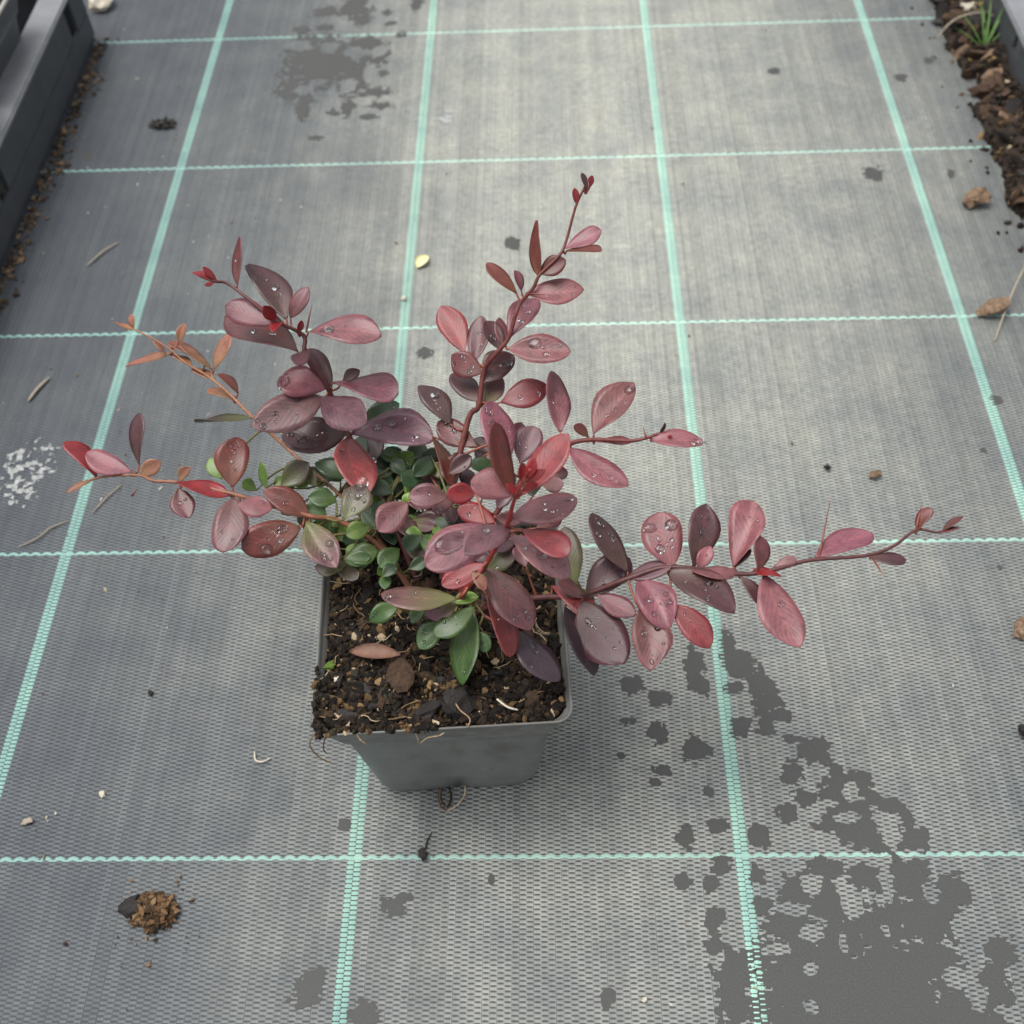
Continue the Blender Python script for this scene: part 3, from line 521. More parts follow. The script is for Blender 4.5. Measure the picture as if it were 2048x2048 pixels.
def warp_mesh(name, phase, mat, lift=0.0, wide=1.0):
    ys = [y_of(J0 - 1 + i / 2) for i in range(2 * (J1 - J0 + 2) + 1)]
    prof = [(-1.0, -.20), (-.55, 0.0), (.55, 0.0), (1.0, -.20)]
    V, F = [], []
    for i, y in enumerate(ys):
        j2 = i - 2 + 2 * J0
        s = .20 if i % 2 else (1 if (j2 // 2 + phase) % 2 == 0 else -1)
        for u, dz in prof:
            # grey tapes: only the middle of the tape dives under the weft, its two rolled edges stay up
            e = s if (lift or abs(u) < .9) else (.78 if s < 1 else .95)
            V.append((u * PX * (.475 if abs(u) > .9 else .50) * wide, y, A_WARP * e + lift + (dz * MM if lift else dz * .3 * MM)))
    for i in range(len(ys) - 1):
        for q in range(3):
            a = i * 4 + q
            F.append((a, a + 1, a + 5, a + 4))
    return mesh(name, V, F, mat)

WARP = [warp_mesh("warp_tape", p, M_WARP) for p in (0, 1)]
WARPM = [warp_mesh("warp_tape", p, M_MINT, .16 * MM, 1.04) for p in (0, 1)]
jog = random.Random(3)
ks = list(range(K0, K1))
near = sorted(ks, key=lambda k: abs(x_of(k) - .02))[:300]
far_v, far_f = [], []
for k in ks:
    mint = (k % 56) in (0, 1)
    if k in near or mint:
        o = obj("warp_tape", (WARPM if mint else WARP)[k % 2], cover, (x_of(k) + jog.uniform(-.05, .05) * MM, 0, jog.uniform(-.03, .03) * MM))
        if mint: o["label"] = "mint green marker tape woven lengthwise"
    else:
        me = WARP[k % 2]
        a = np.empty(len(me.vertices) * 3, dtype=np.float32); me.vertices.foreach_get("co", a)
        a = a.reshape(-1, 3); a[:, 0] += x_of(k)
        far_v.append(a)
def joined_copies(name, src_faces, vert_arrays, mat, parent):
    """one mesh of many equal tapes"""
    nv = len(vert_arrays[0])
    fq = np.asarray(src_faces, dtype=np.int32)
    allv = np.concatenate(vert_arrays).astype(np.float32)
    allf = np.concatenate([fq + i * nv for i in range(len(vert_arrays))])
    me = bpy.data.meshes.new(name)
    me.vertices.add(len(allv)); me.vertices.foreach_set("co", allv.ravel())
    me.loops.add(allf.size); me.loops.foreach_set("vertex_index", allf.ravel())
    me.polygons.add(len(allf))
    me.polygons.foreach_set("loop_start", np.arange(0, allf.size, 4, dtype=np.int32))
    me.polygons.foreach_set("loop_total", np.full(len(allf), 4, dtype=np.int32))
    me.polygons.foreach_set("use_smooth", np.ones(len(allf), dtype=bool))
    me.materials.append(mat)
    me.update(calc_edges=True)
    return tag(obj(name, me, parent), kind="stuff")
if far_v:
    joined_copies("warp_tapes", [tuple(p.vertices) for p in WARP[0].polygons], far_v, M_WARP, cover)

def weft_verts(phase, halfw, amp, lift=0.0, wave=0.0, arch=0.0):
    xs = [(x_of(K0 - 1 + i / 2), i) for i in range(2 * (K1 - K0 + 1) + 1)]
    V, F = [], []
    rows = 3 if arch else 2
    for x, i in xs:
        k2 = K0 * 2 - 2 + i
        s = 0.0 if i % 2 else (-1 if (k2 // 2 + phase) % 2 == 0 else 1)
        z = amp * s + lift
        dy = wave * s
        if rows == 2:
            V += [(x, dy - halfw, z), (x, dy + halfw, z)]
        else:
            V += [(x, dy - halfw, z - arch), (x, dy, z), (x, dy + halfw, z - arch)]
    for i in range(len(xs) - 1):
        for q in range(rows - 1):
            a = i * rows + q
            F.append((a, a + rows, a + rows + 1, a + 1))
    return V, F
WEFT = []
for p in (0, 1):
    V, F = weft_verts(p, .36 * MM, A_WEFT)
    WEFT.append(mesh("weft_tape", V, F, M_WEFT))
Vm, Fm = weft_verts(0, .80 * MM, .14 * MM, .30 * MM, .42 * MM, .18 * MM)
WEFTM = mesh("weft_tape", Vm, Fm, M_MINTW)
js = list(range(J0, J1))
seen = [j for j in js if y_of(j) > -.14]
seen = set(sorted(seen, key=lambda j: -j)[:300])
far = []
base_arr = [np.array([tuple(v.co) for v in w.vertices], dtype=np.float32) for w in WEFT]
for j in js:
    if j % 160 == 0:
        o = obj("weft_tape", WEFTM, cover, (0, y_of(j), 0))
        o["label"] = "mint green marker tape woven crosswise"
    elif j in seen:
        obj("weft_tape", WEFT[j % 2], cover, (0, y_of(j), 0))
    else:
        a = base_arr[j % 2].copy(); a[:, 1] += y_of(j)
        far.append(a)
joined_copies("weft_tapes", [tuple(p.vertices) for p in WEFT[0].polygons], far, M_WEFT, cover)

# ------------------------------------------------------------------ wet patches: thin films of water lying in the weave
def blob_patches(name, pos, neg, z, mat, parent, step=.0007, rough=.34, fs=190, label=None, thick=0.0, minsize=6):
    pos = [(a * MM, b * MM, c * MM, d * MM) for a, b, c, d in pos]
    neg = [(a * MM, b * MM, c * MM, d * MM) for a, b, c, d in neg]
    x0 = min(p[0] - p[2] for p in pos) - .003; x1 = max(p[0] + p[2] for p in pos) + .003
    y0 = min(p[1] - p[3] for p in pos) - .003; y1 = max(p[1] + p[3] for p in pos) + .003
    y0 = max(y0, -.19)
    nx, ny = int((x1 - x0) / step) + 2, int((y1 - y0) / step) + 2
    X, Y = np.meshgrid(x0 + np.arange(nx) * step, y0 + np.arange(ny) * step)
    D = np.full(X.shape, -9.0)
    for a, b, c, d in pos:
        D = np.maximum(D, 1.0 - np.sqrt(((X - a) / c) ** 2 + ((Y - b) / d) ** 2))
    for a, b, c, d in neg:
        D = np.minimum(D, np.sqrt(((X - a) / c) ** 2 + ((Y - b) / d) ** 2) - 1.0)
    act = np.abs(D) < .9
    for iy, ix in zip(*np.nonzero(act)):
        q = Vector((X[iy, ix] * fs, Y[iy, ix] * fs, 3.1))
        D[iy, ix] += rough * (noise.noise(q) + .7 * noise.noise(q * 2.3) + .6 * noise.noise(q * 5.1) + .8 * noise.cell(Vector((X[iy, ix] / PX, Y[iy, ix] / (2 * PY) + 50, 1.5))) - .4)
    V, F, ids = [], [], {}
    def vid(key, p):
        if key not in ids:
            ids[key] = len(V); V.append((p[0], p[1], z))
        return ids[key]
    for iy in range(ny - 1):
        for ix in range(nx - 1):
            c = [(ix, iy), (ix + 1, iy), (ix + 1, iy + 1), (ix, iy + 1)]
            d = [D[b, a] for a, b in c]
            if max(d) <= 0: continue
            poly = []
            for i in range(4):
                a, b = c[i], c[(i + 1) % 4]
                da, db = d[i], d[(i + 1) % 4]
                if da > 0: poly.append(vid(a, (X[a[1], a[0]], Y[a[1], a[0]])))
                if (da > 0) != (db > 0):
                    t = da / (da - db)
                    pa, pb = (X[a[1], a[0]], Y[a[1], a[0]]), (X[b[1], b[0]], Y[b[1], b[0]])
                    poly.append(vid(tuple(sorted((a, b))), (pa[0] + (pb[0] - pa[0]) * t, pa[1] + (pb[1] - pa[1]) * t)))
            if len(poly) > 2: F.append(tuple(poly))
    par = list(range(len(V)))
    def find(i):
        while par[i] != i:
            par[i] = par[par[i]]; i = par[i]
        return i
    for f in F:
        r = find(f[0])
        for i in f[1:]: par[find(i)] = r
    comp = {}
    for f in F: comp.setdefault(find(f[0]), []).append(f)
    res = []
    for fs_ in comp.values():
        if len(fs_) < minsize: continue
        used = sorted({i for f in fs_ for i in f})
        mp = {v: i for i, v in enumerate(used)}
        cx = sum(V[i][0] for i in used) / len(used); cy = sum(V[i][1] for i in used) / len(used)
        me = mesh(name, [(V[i][0] - cx, V[i][1] - cy, 0) for i in used], [tuple(mp[i] for i in f) for f in fs_], mat, False)
        res.append(obj(name, me, parent, (cx, cy, z)))
    return res
Z_FILM = .30 * MM
for pos, neg in WET:
    blob_patches("wet_patch", pos, neg, Z_FILM, M_WET, cover)

# ------------------------------------------------------------------ the pot
def rsq(h, r, z, n=7):
    """rounded square ring of half width h"""
    out = []
    for q in range(4):
        cx, cy = [(1, 1), (-1, 1), (-1, -1), (1, -1)][q]
        for i in range(n):
            a = math.pi / 2 * (q + i / (n - 1))
            out.append(Vector((cx * (h - r) + r * math.cos(a), cy * (h - r) + r * math.sin(a), z)))
    # straight sides get two in-between points so that they can bow and be notched
    res = []
    m = len(out)
    for i in range(m):
        res.append(out[i])
        if i % n == n - 1:
            a, b = out[i], out[(i + 1) % m]
            for t in (.2, .38, .42, .5, .58, .62, .8): res.append(a.lerp(b, t))
    return res

def loft(rings, close_last=True):
    n = len(rings[0]); V = [v for r in rings for v in r]; F = []
    for i in range(len(rings) - 1):
        for k in range(n):
            k2 = (k + 1) % n
            F.append((i * n + k, i * n + k2, (i + 1) * n + k2, (i + 1) * n + k))
    if close_last:
        F.append(tuple(range((len(rings) - 1) * n + n - 1, (len(rings) - 1) * n - 1, -1)))
    return V, F

def pot_mesh(mat):
    R = []
    for h, r, z in ((31.5, 10, 0), (32.6, 10.5, .8), (33.4, 10, 5), (34.6, 9, 18), (36.2, 8.5, 34), (38.0, 8, 50), (39.6, 7.5, 62), (40.2, 7.2, 66.6), (40.9, 7, 67.4),
                    (41.6, 6.6, 68), (42.6, 6.4, 74.6), (44.2, 6.2, 76.0), (45.0, 6.0, 76.8), (45.2, 6.0, 77.6), (45.0, 5.8, 78.2), (44.5, 5.5, 78.1), (44.0, 5.3, 77.2), (42.6, 5, 70), (40.2, 6, 60)):
        R.append(rsq(h * MM, r * MM, z * MM))
    # drainage notches in the middle of each foot edge, and a slight bow of the thin walls
    for ring in R:
        for v in ring:
            z = v.z / MM
            ax, ay = abs(v.x), abs(v.y)
            along = min(ax, ay)
            if z < 1.2 and along < .0048: v.z += .0055
            if 3 < z < 66:
                s = 1 + .012 * math.sin(math.pi * z / 66) * (1 - (along / .03) ** 2)
                if ay > ax: v.y *= s
                else: v.x *= s
    V, F = loft(R, True)
    me = mesh("pot_wall", V, F, mat)
    return me

POT_ROT = math.radians(3.0)
ZP = .0005
pot = empty("plant_pot", (0, 0, ZP), POT_ROT)
tag(pot, "square grey plastic pot filled with soil, holding the red barberry", "pot")
pw = obj("pot_wall", pot_mesh(M_POT), pot)
# floor of the pot, visible through the notches
Vb, Fb = loft([rsq(31.2 * MM, 10 * MM, 5.6 * MM), rsq(30.8 * MM, 10 * MM, 6.4 * MM)], True)
obj("pot_floor", mesh("pot_floor", Vb, Fb, M_POT), pot)

# ------------------------------------------------------------------ soil in the pot
PAL = [((.010, .007, .005), 46), ((.022, .014, .009), 24), ((.048, .029, .014), 14), ((.11, .066, .029), 6), ((.22, .14, .065), 3), ((.42, .33, .21), 1.2), ((.035, .032, .02), 5)]
def pick(rng):
    t = rng.uniform(0, sum(w for _, w in PAL))
    for c, w in PAL:
        t -= w
        if t <= 0: return c
    return PAL[0][0]

def soil_height(x, y):
    h = 74.2 + 2.0 * noise.noise(Vector((x * 60, y * 60, 2))) + 1.2 * noise.noise(Vector((x * 150, y * 150, 5)))
    h += 4.0 * max(0, (-x - y - .055) / .03)            # heaped against the near left corner
    d = math.hypot(x + .002, y + .012)
    h -= 5.0 * math.exp(-(d / .012) ** 2)               # hollow in front of the stems
    return min(h, 77.9) * MM

def soil_fill(parent_loc, rot, label, n_crumb, n_chip, seed, group=None, half=43.6):
    rng = random.Random(seed)
    root = empty("potting_soil", parent_loc, rot)
    tag(root, label, "soil", group)
    N = 44
    V, F, Cc = [], [], []
    for i in range(N + 1):
        for j in range(N + 1):
            u, v = -1 + 2 * i / N, -1 + 2 * j / N
            # squircle mapping keeps the rounded corners
            k = 1 - .10 * (u * u * v * v)
            x, y = u * half * k * MM * .985, v * half * k * MM * .985
            V.append((x, y, soil_height(x, y) - .0008)); c = (.010, .007, .005) if noise.noise(Vector((x * 300, y * 300, 9))) < .1 else (.022, .014, .009)
            Cc.append((*c, 1))
    for i in range(N):
        for j in range(N):
            a = i * (N + 1) + j
            F.append((a, a + N + 1, a + N + 2, a + 1))
    obj("soil_surface", mesh("soil_surface", V, F, M_SOIL, False, Cc), root)
    J = Join()
    for _ in range(n_crumb):
        x, y = rng.uniform(-half, half) * MM, rng.uniform(-half, half) * MM
        if abs(x) > .036 and abs(y) > .036 and math.hypot(abs(x) - .036, abs(y) - .036) > .0055: continue
        s = rng.choice((.28, .35, .45, .5, .6, .7, .9, 1.3)) * rng.uniform(.7, 1.3) * MM
        Vc, Fc = chunk(rng, s, rng.uniform(.5, .9), rng.uniform(1, 2.2), .45)
        if max(abs(x), abs(y)) > .0432 - s * 1.2: continue
        z = soil_height(x, y) + s * .15
        J.add([v + Vector((x, y, z)) for v in Vc], Fc, pick(rng))
    tag(J.build("soil_crumbs", M_SOIL, root, smooth=False), kind="stuff")
    chips = []
    for q in range(6):
        Vc, Fc = chunk(rng, 1.0, .45, rng.uniform(1.2, 2.2), .42, ICO1)
        chips.append(mesh("bark_chip", [v * MM for v in Vc], Fc, (M_BARKD, M_BARKD, M_BARK, M_BARKD, M_BARKD, M_BARKT if seed < 0 else M_BARK)[q], False))
    for _ in range(n_chip):
        x, y = rng.uniform(-half + 6, half - 6) * MM, rng.uniform(-half + 6, half - 6) * MM
        s = rng.uniform(1.3, 3.0)
        obj("bark_chip", rng.choice(chips), root, (x, y, soil_height(x, y) + .0003), (rng.uniform(-.7, .7), rng.uniform(-.7, .7), rng.uniform(0, 6.28)), (s, s * rng.uniform(.7, 1.1), s))
    return root, rng

soil, srng = soil_fill((0, 0, ZP), POT_ROT, "dark coarse potting soil with bark bits filling the grey pot under the plant", 9500, 60, 11)
# fine roots and fibres among the crumbs, some hanging over the near rim
J = Join()
for _ in range(75):
    x, y = srng.uniform(-.040, .040), srng.uniform(-.041, .030)
    p = Vector((x, y, soil_height(x, y) + .0012)); a = srng.uniform(0, 6.28); pts = [p]
    for q in range(5):
        a += srng.uniform(-.8, .8)
        p = p + Vector((math.cos(a), math.sin(a), srng.uniform(-.25, .3))) * srng.uniform(.0010, .0024)
        p.z = max(p.z, soil_height(min(max(p.x, -.042), .042), min(max(p.y, -.042), .042)) + .0006)
        pts.append(p)
    c = srng.choice(((.30, .21, .12), (.20, .13, .07), (.42, .33, .21), (.10, .06, .035)))
    J.add(*tube(pts, [.00022] * 5 + [.0001], 5), c)
tag(J.build("root_fibres", M_SOIL, soil), kind="stuff")
J = Join()
for _ in range(170):                                       # crumbs spilling over the near left corner and the middle of the near rim
    if srng.random() < .62:
        t = srng.random() ** 1.3
        x = -.0445 + t * .030 if srng.random() < .6 else -.0440 + srng.uniform(-.001, .001)
        y = -.0443 + srng.uniform(-.0012, .0016) if x > -.0435 else -.044 + srng.random() ** 1.4 * .026
        z = .0785 + srng.uniform(-.0012, .0012)
        if x < -.043 and y < -.042: x, y = x + .001, y + .001
    else:
        x = srng.gauss(-.006, .0035); y = -.0445 + srng.uniform(-.0012, .003); z = .0787 + srng.uniform(-.0012, .0008)
    s = srng.uniform(.4, 1.3) * MM
    Vc, Fc = chunk(srng, s, .8, srng.uniform(1, 2), .45)
    J.add([v + Vector((x, y, z)) for v in Vc], Fc, pick(srng))
tag(J.build("spilled_crumbs", M_SOIL, soil, smooth=False), kind="stuff")
J = Join()
def strand(pts, r, c): J.add(*tube(catmull(pts, 4), [r] * (4 * (len(pts) - 1)) + [r * .5], 5), c)
strand([(-.0440, -.0446, .079), (-.0462, -.0462, .074), (-.0445, -.0468, .066), (-.0405, -.0475, .0615)], .00025, (.20, .13, .07))
strand([(-.030, -.0440, .0785), (-.0285, -.0462, .076), (-.0265, -.0468, .073)], .00035, (.36, .27, .16))
strand([(-.011, -.0430, .0790), (-.009, -.0462, .0765), (-.0085, -.0470, .072), (-.0055, -.0468, .0755), (-.0015, -.0466, .0762), (.0005, -.0462, .0775)], .0003, (.36, .27, .16))
strand([(-.040, -.0455, .0785), (-.0415, -.0475, .074), (-.041, -.0478, .070)], .00025, (.12, .07, .04))
strand([(.004, -.034, .0785), (.006, -.039, .0800), (.0095, -.0425, .0795), (.0085, -.0455, .0785)], .00028, (.30, .2, .12))
strand([(.019, -.034, .0765), (.0225, -.0375, .0770), (.0262, -.0385, .0762)], .00042, (.62, .56, .46))
tag(J.build("hanging_roots", M_SOIL, soil), kind="stuff")

def dry_leaf(name, loc, rot, L, W, mat, label, cat, group=None):
    V, F = [], []
    for side in (0, 1):
        for i in range(8):
            t = i / 7
            w = max(.03, math.sin(math.pi * min(1, t * .96 + .02)) ** .8) * W / 2
            for u in (-1, -.5, 0, .5, 1):
                V.append((u * w, t * L - L / 2, (abs(u) ** 1.6) * W * .16 + .10 * L * math.sin(t * 3) - side * .00025))
    for side in (0, 1):
        b = side * 40
        for i in range(7):
            for j in range(4):
                a = b + i * 5 + j
                F.append((a, a + 1, a + 6, a + 5) if side == 0 else (a, a + 5, a + 6, a + 1))
    rim = [i * 5 for i in range(8)] + [35 + j for j in range(1, 5)] + [i * 5 + 4 for i in range(6, -1, -1)] + [3, 2, 1]
    for q in range(len(rim)):
        a, b = rim[q], rim[(q + 1) % len(rim)]
        F.append((a, a + 40, b + 40, b))
    o = obj(name, mesh(name, V, F, mat), None, loc, rot)
    return tag(o, label, cat, group)
M_DRY = simple("dry leaf", (.17, .088, .060), .6, .25, 220, .3)
dry_leaf("dead_leaf", (-.0235, -.0145, .0775), (.05, .12, math.radians(-97)), .019, .006, M_DRY, "curled dry brown leaf lying on the potting soil", "dead leaf")
def lone(name, loc, size, mat, label, cat, seed, flat=.7, stretch=1.3, group=None, base=ICO2, jag=.35, rot=0, smooth=False):
    rng = random.Random(seed)
    V, F = chunk(rng, 1.0, flat, stretch, jag, base)
    zmin = min(v.z for v in V)
    o = obj(name, mesh(name, [(v.x * size, v.y * size, (v.z - zmin) * size) for v in V], F, mat, smooth), None, loc, (0, 0, rot))
    return tag(o, label, cat, group)
lone("fertiliser_grain", (-.0362, -.0245, .0755), .0013, M_PALE, "pale fertiliser grain on the potting soil beside the green moss", "pebble", 21, .9, 1.0, smooth=True)
M_MOSS = simple("moss", (.09, .15, .02), .9, .4, 900, .6)
lone("moss_tuft", (-.0395, -.0190, .0750), .0016, M_MOSS, "small bright green moss tuft at the edge of the potting soil", "moss", 22, .7, 1.5)
lone("bark_piece", (.0065, -.0345, .0735), .0052, M_BARKD, "large dark bark piece half sunk in the potting soil", "bark", 23, .55, 1.25, jag=.25)
lone("bark_piece", (-.0135, -.0225, .0738), .0045, M_BARK, "brown bark piece on the potting soil below the dead leaf", "bark", 24, .55, 1.6, jag=.25, rot=.9)
lone("bark_piece", (-.0035, -.0370, .0740), .0036, M_BARKD, "dark bark piece beside the pale root strands near the rim", "bark", 26, .5, 1.4, jag=.25, rot=2)

# roots growing out of the drainage notch
J = Join()
strand([(-.006, -.0335, .004), (-.0062, -.0375, .0022), (-.0048, -.0405, .0012), (-.0028, -.0418, .0009)], .00035, (.12, .07, .04))
strand([(-.0025, -.0418, .0009), (.001, -.0402, .0015), (.0042, -.0362, .0022), (.0045, -.033, .004)], .0003, (.50, .40, .26))
strand([(-.002, -.033, .004), (-.001, -.037, .0022), (-.0026, -.041, .0012)], .0005, (.03, .02, .012))
strand([(-.0045, -.033, .004), (-.0052, -.0372, .0018), (-.0034, -.0402, .0010)], .0003, (.06, .035, .02))
o = J.build("drainage_roots", M_SOIL); tag(o, "thin tangled roots poking out under the front edge of the pot", "roots")

# ------------------------------------------------------------------ the barberry
CLS = {  # base colour, share of green towards the leaf base
    'r': ((.170, .044, .050), .10), 'd': ((.095, .033, .039), .08), 'D': ((.060, .034, .042), .0), 'b': ((.27, .018, .022), .0),
    'p': ((.265, .090, .102), .0), 'l': ((.170, .072, .086), .0), 's': ((.29, .052, .054), .0), 't': ((.17, .034, .027), .12),
    'u': ((.195, .065, .076), .10), 'o': ((.36, .145, .085), .3), 'm': ((.190, .085, .085), .75), 'k': ((.095, .068, .045), .55),
    'g': ((.065, .140, .032), .3), 'G': ((.032, .072, .026), .2), 'L': ((.170, .290, .045), .2), 'w': ((.34, .16, .18), .0)}
LBL = {'g': "dark green inner leaf", 'G': "deep green shaded inner leaf", 'L': "bright lime green inner leaf", 'm': "leaf turning from green to plum",
       'k': "olive brown leaf", 'o': "faded orange brown leaf", 'b': "bright red young leaf"}
plant = empty("barberry_plant", (0, 0, .070))
tag(plant, "small red leaved barberry with wet leaves growing in the square pot", "plant")
PZ = Vector((0, 0, .070))

# one drop mesh, shared
def drop_mesh():
    V, F, n, m = [], [], 12, 5
    for i in range(m):
        a = math.pi / 2 * i / m
        r, z = math.cos(a) ** .75, math.sin(a)
        for k in range(n):
            t = 2 * math.pi * k / n
            V.append((r * math.cos(t), r * math.sin(t), z * .52))
    V.append((0, 0, .52)); top = len(V) - 1
    for i in range(m - 1):
        for k in range(n):
            k2 = (k + 1) % n
            F.append((i * n + k, i * n + k2, (i + 1) * n + k2, (i + 1) * n + k))
    for k in range(n): F.append(((m - 1) * n + k, (m - 1) * n + (k + 1) % n, top))
    F.append(tuple(range(n - 1, -1, -1)))
    return mesh("water_drop", V, F, M_WATER)
DROP = drop_mesh()

TS = [0, .05, .12, .21, .32, .43, .54, .65, .75, .84, .915, .965, 1.0]
US = (-1, -.66, -.3, 0, .3, .66, 1)
def leaf_width(t, a, b):
    m = a / (a + b)
    return (t ** a) * ((1 - t) ** b) / ((m ** a) * ((1 - m) ** b))

lr = random.Random(42)
def build_leaf(rec):
    bx, by, bz, tx, ty, tz, nx, ny, nz, W, cls, nd = rec
    B, T, Nn = Vector((bx, by, bz)) * MM, Vector((tx, ty, tz)) * MM, Vector((nx, ny, nz))
    W *= MM * .99
    ax = T - B; L = ax.length; ax.normalize()
    Nn = (Nn - ax * Nn.dot(ax)).normalized()
    wd = ax.cross(Nn)
    ea, eb = lr.uniform(.78, 1.05), lr.uniform(.56, .86)
    cup, arch, twist = lr.uniform(-.05, .20), lr.uniform(-.05, .16), lr.uniform(-.5, .5)
    fold = lr.choice((0.0, .06, .12, .22)); pt = lr.uniform(0, 1)
    if cls == 'b' and L < .008: W = min(W, .42 * L)
    side = lr.uniform(-.08, .08); wob = lr.uniform(0, 6.28); wa = lr.uniform(.01, .045); asy = lr.uniform(-.09, .09)
    def surf(t, u):
        w = leaf_width(t, ea, eb) * W / 2
        w *= 1 + asy * (1 if u > 0 else -1) + .035 * math.sin(9 * t + wob * 2 + u)
        if t < .12: w = max(w, .00038)
        if t > .999: w = .0001
        x = u * w + side * L * math.sin(math.pi * t)
        z = (cup * (abs(u) ** 1.6) + fold * abs(u)) * w + arch * L * 4 * t * (1 - t) * .5 + wa * W * math.sin(5.5 * t + wob) * u * u * (1 if u > 0 else -.6)
        z += u * w * math.sin(twist * (t - .4) * 2)
        return Vector((x, t * L, z))
    V, F, UV = [], [], []
    nu = len(US)
    th = .00022
    for s in (0, 1):
        for t in TS:
            for u in US:
                p = surf(t, u); p.z -= s * th
                V.append(p); UV.append((u * .5 + .5, t))
    off = len(TS) * nu
    for i in range(len(TS) - 1):
        for j in range(nu - 1):
            a = i * nu + j
            F.append((a, a + 1, a + nu + 1, a + nu))
            F.append((a + off, a + off + nu, a + off + nu + 1, a + off + 1))
    rim = [j for j in range(nu)] + [i * nu + nu - 1 for i in range(1, len(TS))] + [(len(TS) - 1) * nu + j for j in range(nu - 2, -1, -1)] + [i * nu for i in range(len(TS) - 2, 0, -1)]
    for q in range(len(rim)):
        a, b = rim[q], rim[(q + 1) % len(rim)]
        F.append((a, a + off, b + off, b))
    me = mesh("leaf", V, F, M_LEAF)
    uvl = me.uv_layers.new(name="UVMap")
    vi = np.empty(len(me.loops), dtype=np.int32); me.loops.foreach_get("vertex_index", vi)
    uvl.data.foreach_set("uv", np.asarray(UV, dtype=np.float32)[vi].ravel())
    o = bpy.data.objects.new("leaf", me); link(o, plant)
    M = Matrix(((wd.x, ax.x, Nn.x, B.x), (wd.y, ax.y, Nn.y, B.y), (wd.z, ax.z, Nn.z, B.z - .070), (0, 0, 0, 1)))
    o.matrix_local = M
    c, gshare = CLS[cls]
    k = lr.uniform(.72, 1.02)
    o.color = (c[0] * k, c[1] * k * lr.uniform(.92, 1.1), c[2] * k * lr.uniform(.92, 1.1), 1)
    o["greening"] = float(gshare)
    if cls in LBL: o["label"] = LBL[cls]
    nd = int(nd)
    placed = []
    for q in range(int(nd * 1.9) + (1 if nd else 0)):
        for _ in range(12):
            t, u = lr.uniform(.28, .9), lr.uniform(-.62, .62)
            p = surf(t, u)
            r = lr.choice((.00032, .0004, .0005, .0006, .0008, .0012, .0015)) * lr.uniform(.8, 1.3) * min(1.25, W / .012)
            if q == 0: r *= 1.6
            if all((p - a).length > r + b for a, b in placed): break
        else:
            continue
        placed.append((p, r))
        e = .01
        nrm = (surf(t, min(u + .1, 1)) - surf(t, u - .1)).cross(surf(min(t + e, .99), u) - surf(t - e, u))
        if nrm.z < 0: nrm = -nrm
        d = bpy.data.objects.new("water_drop", DROP); link(d, o)
        d.rotation_mode = 'QUATERNION'
        d.rotation_quaternion = nrm.to_track_quat('Z', 'Y')
        d.location = p + nrm.normalized() * .00003
        d.scale = (r, r * lr.choice((.75, .9, 1, 1.2, 1.7)), r * lr.uniform(.55, 1.0))
    return B
for rec in LEAVES: build_leaf(rec)

STEM_COL = [(.085, .020, .020), (.13, .032, .026), (.13, .028, .025), (.085, .025, .024), (.30, .040, .035), (.22, .085, .045), (.30, .14, .075), (.12, .09, .03)]
stem_pts = []
for s, c in zip(STEMS, STEM_COL):
    pts = catmull([Vector(p) * MM - PZ for p in s], 6)
    n = len(pts)
    rad = [(1.35 - .95 * (i / (n - 1)) ** .7) * MM * (.72 if c == STEM_COL[6] else 1.0) for i in range(n)]
    V, F = tube(pts, rad, 8)
    o = obj("stem", mesh("stem", V, F, M_STEM), plant)
    o.color = (*c, 1)
    stem_pts += pts
for s in SPINES:
    a, b = Vector(s[:3]) * MM - PZ, Vector(s[3:]) * MM - PZ
    V, F = tube([a, a.lerp(b, .5), b], [.00045, .0003, .00006], 6)
    o = obj("spine", mesh("spine", V, F, M_STEM), plant); o.color = (.20, .06, .045, 1)
# twigs that carry the inner leaves, and short stalks for leaves that stand a little off a stem
for rec in LEAVES:
    B = Vector(rec[:3]) * MM - PZ
    q = min(stem_pts, key=lambda p: (p - B).length + (0 if p.z <= B.z + .002 else (p.z - B.z) * 2))
    d = (q - B).length
    if d < .0009: continue
    if d > .02 or rec[2] < 100:
        q0 = Vector((B.x * .35, B.y * .35 + .004, .0))
        if (q0 - B).length > d * 1.6: q0 = q
    else: q0 = q
    mid = q0.lerp(B, .55) + Vector((0, 0, -.0015 if d < .02 else .003))
    pts = catmull([q0, mid, B], 4)
    V, F = tube(pts, [.00055 - .00025 * i / (len(pts) - 1) for i in range(len(pts))], 6)
    o = obj("twig", mesh("twig", V, F, M_STEM), plant)
    o.color = (.13, .12, .035, 1) if rec[10] in 'gGLk' else (.24, .07, .045, 1)

# ------------------------------------------------------------------ trays on both sides of the path
def box_vf(x0, x1, y0, y1, z0, z1, b=.0012):
    bm = bmesh.new(); bmesh.ops.create_cube(bm, size=1)
    for v in bm.verts:
        v.co = Vector(((x0 + x1) / 2 + v.co.x * (x1 - x0), (y0 + y1) / 2 + v.co.y * (y1 - y0), (z0 + z1) / 2 + v.co.z * (z1 - z0)))
    bb = min(b, .45 * min(x1 - x0, y1 - y0, z1 - z0))
    bmesh.ops.bevel(bm, geom=bm.edges[:], offset=bb, segments=2, affect='EDGES')
    r = ([v.co.copy() for v in bm.verts], [tuple(v.index for v in f.verts) for f in bm.faces]); bm.free()
    return r

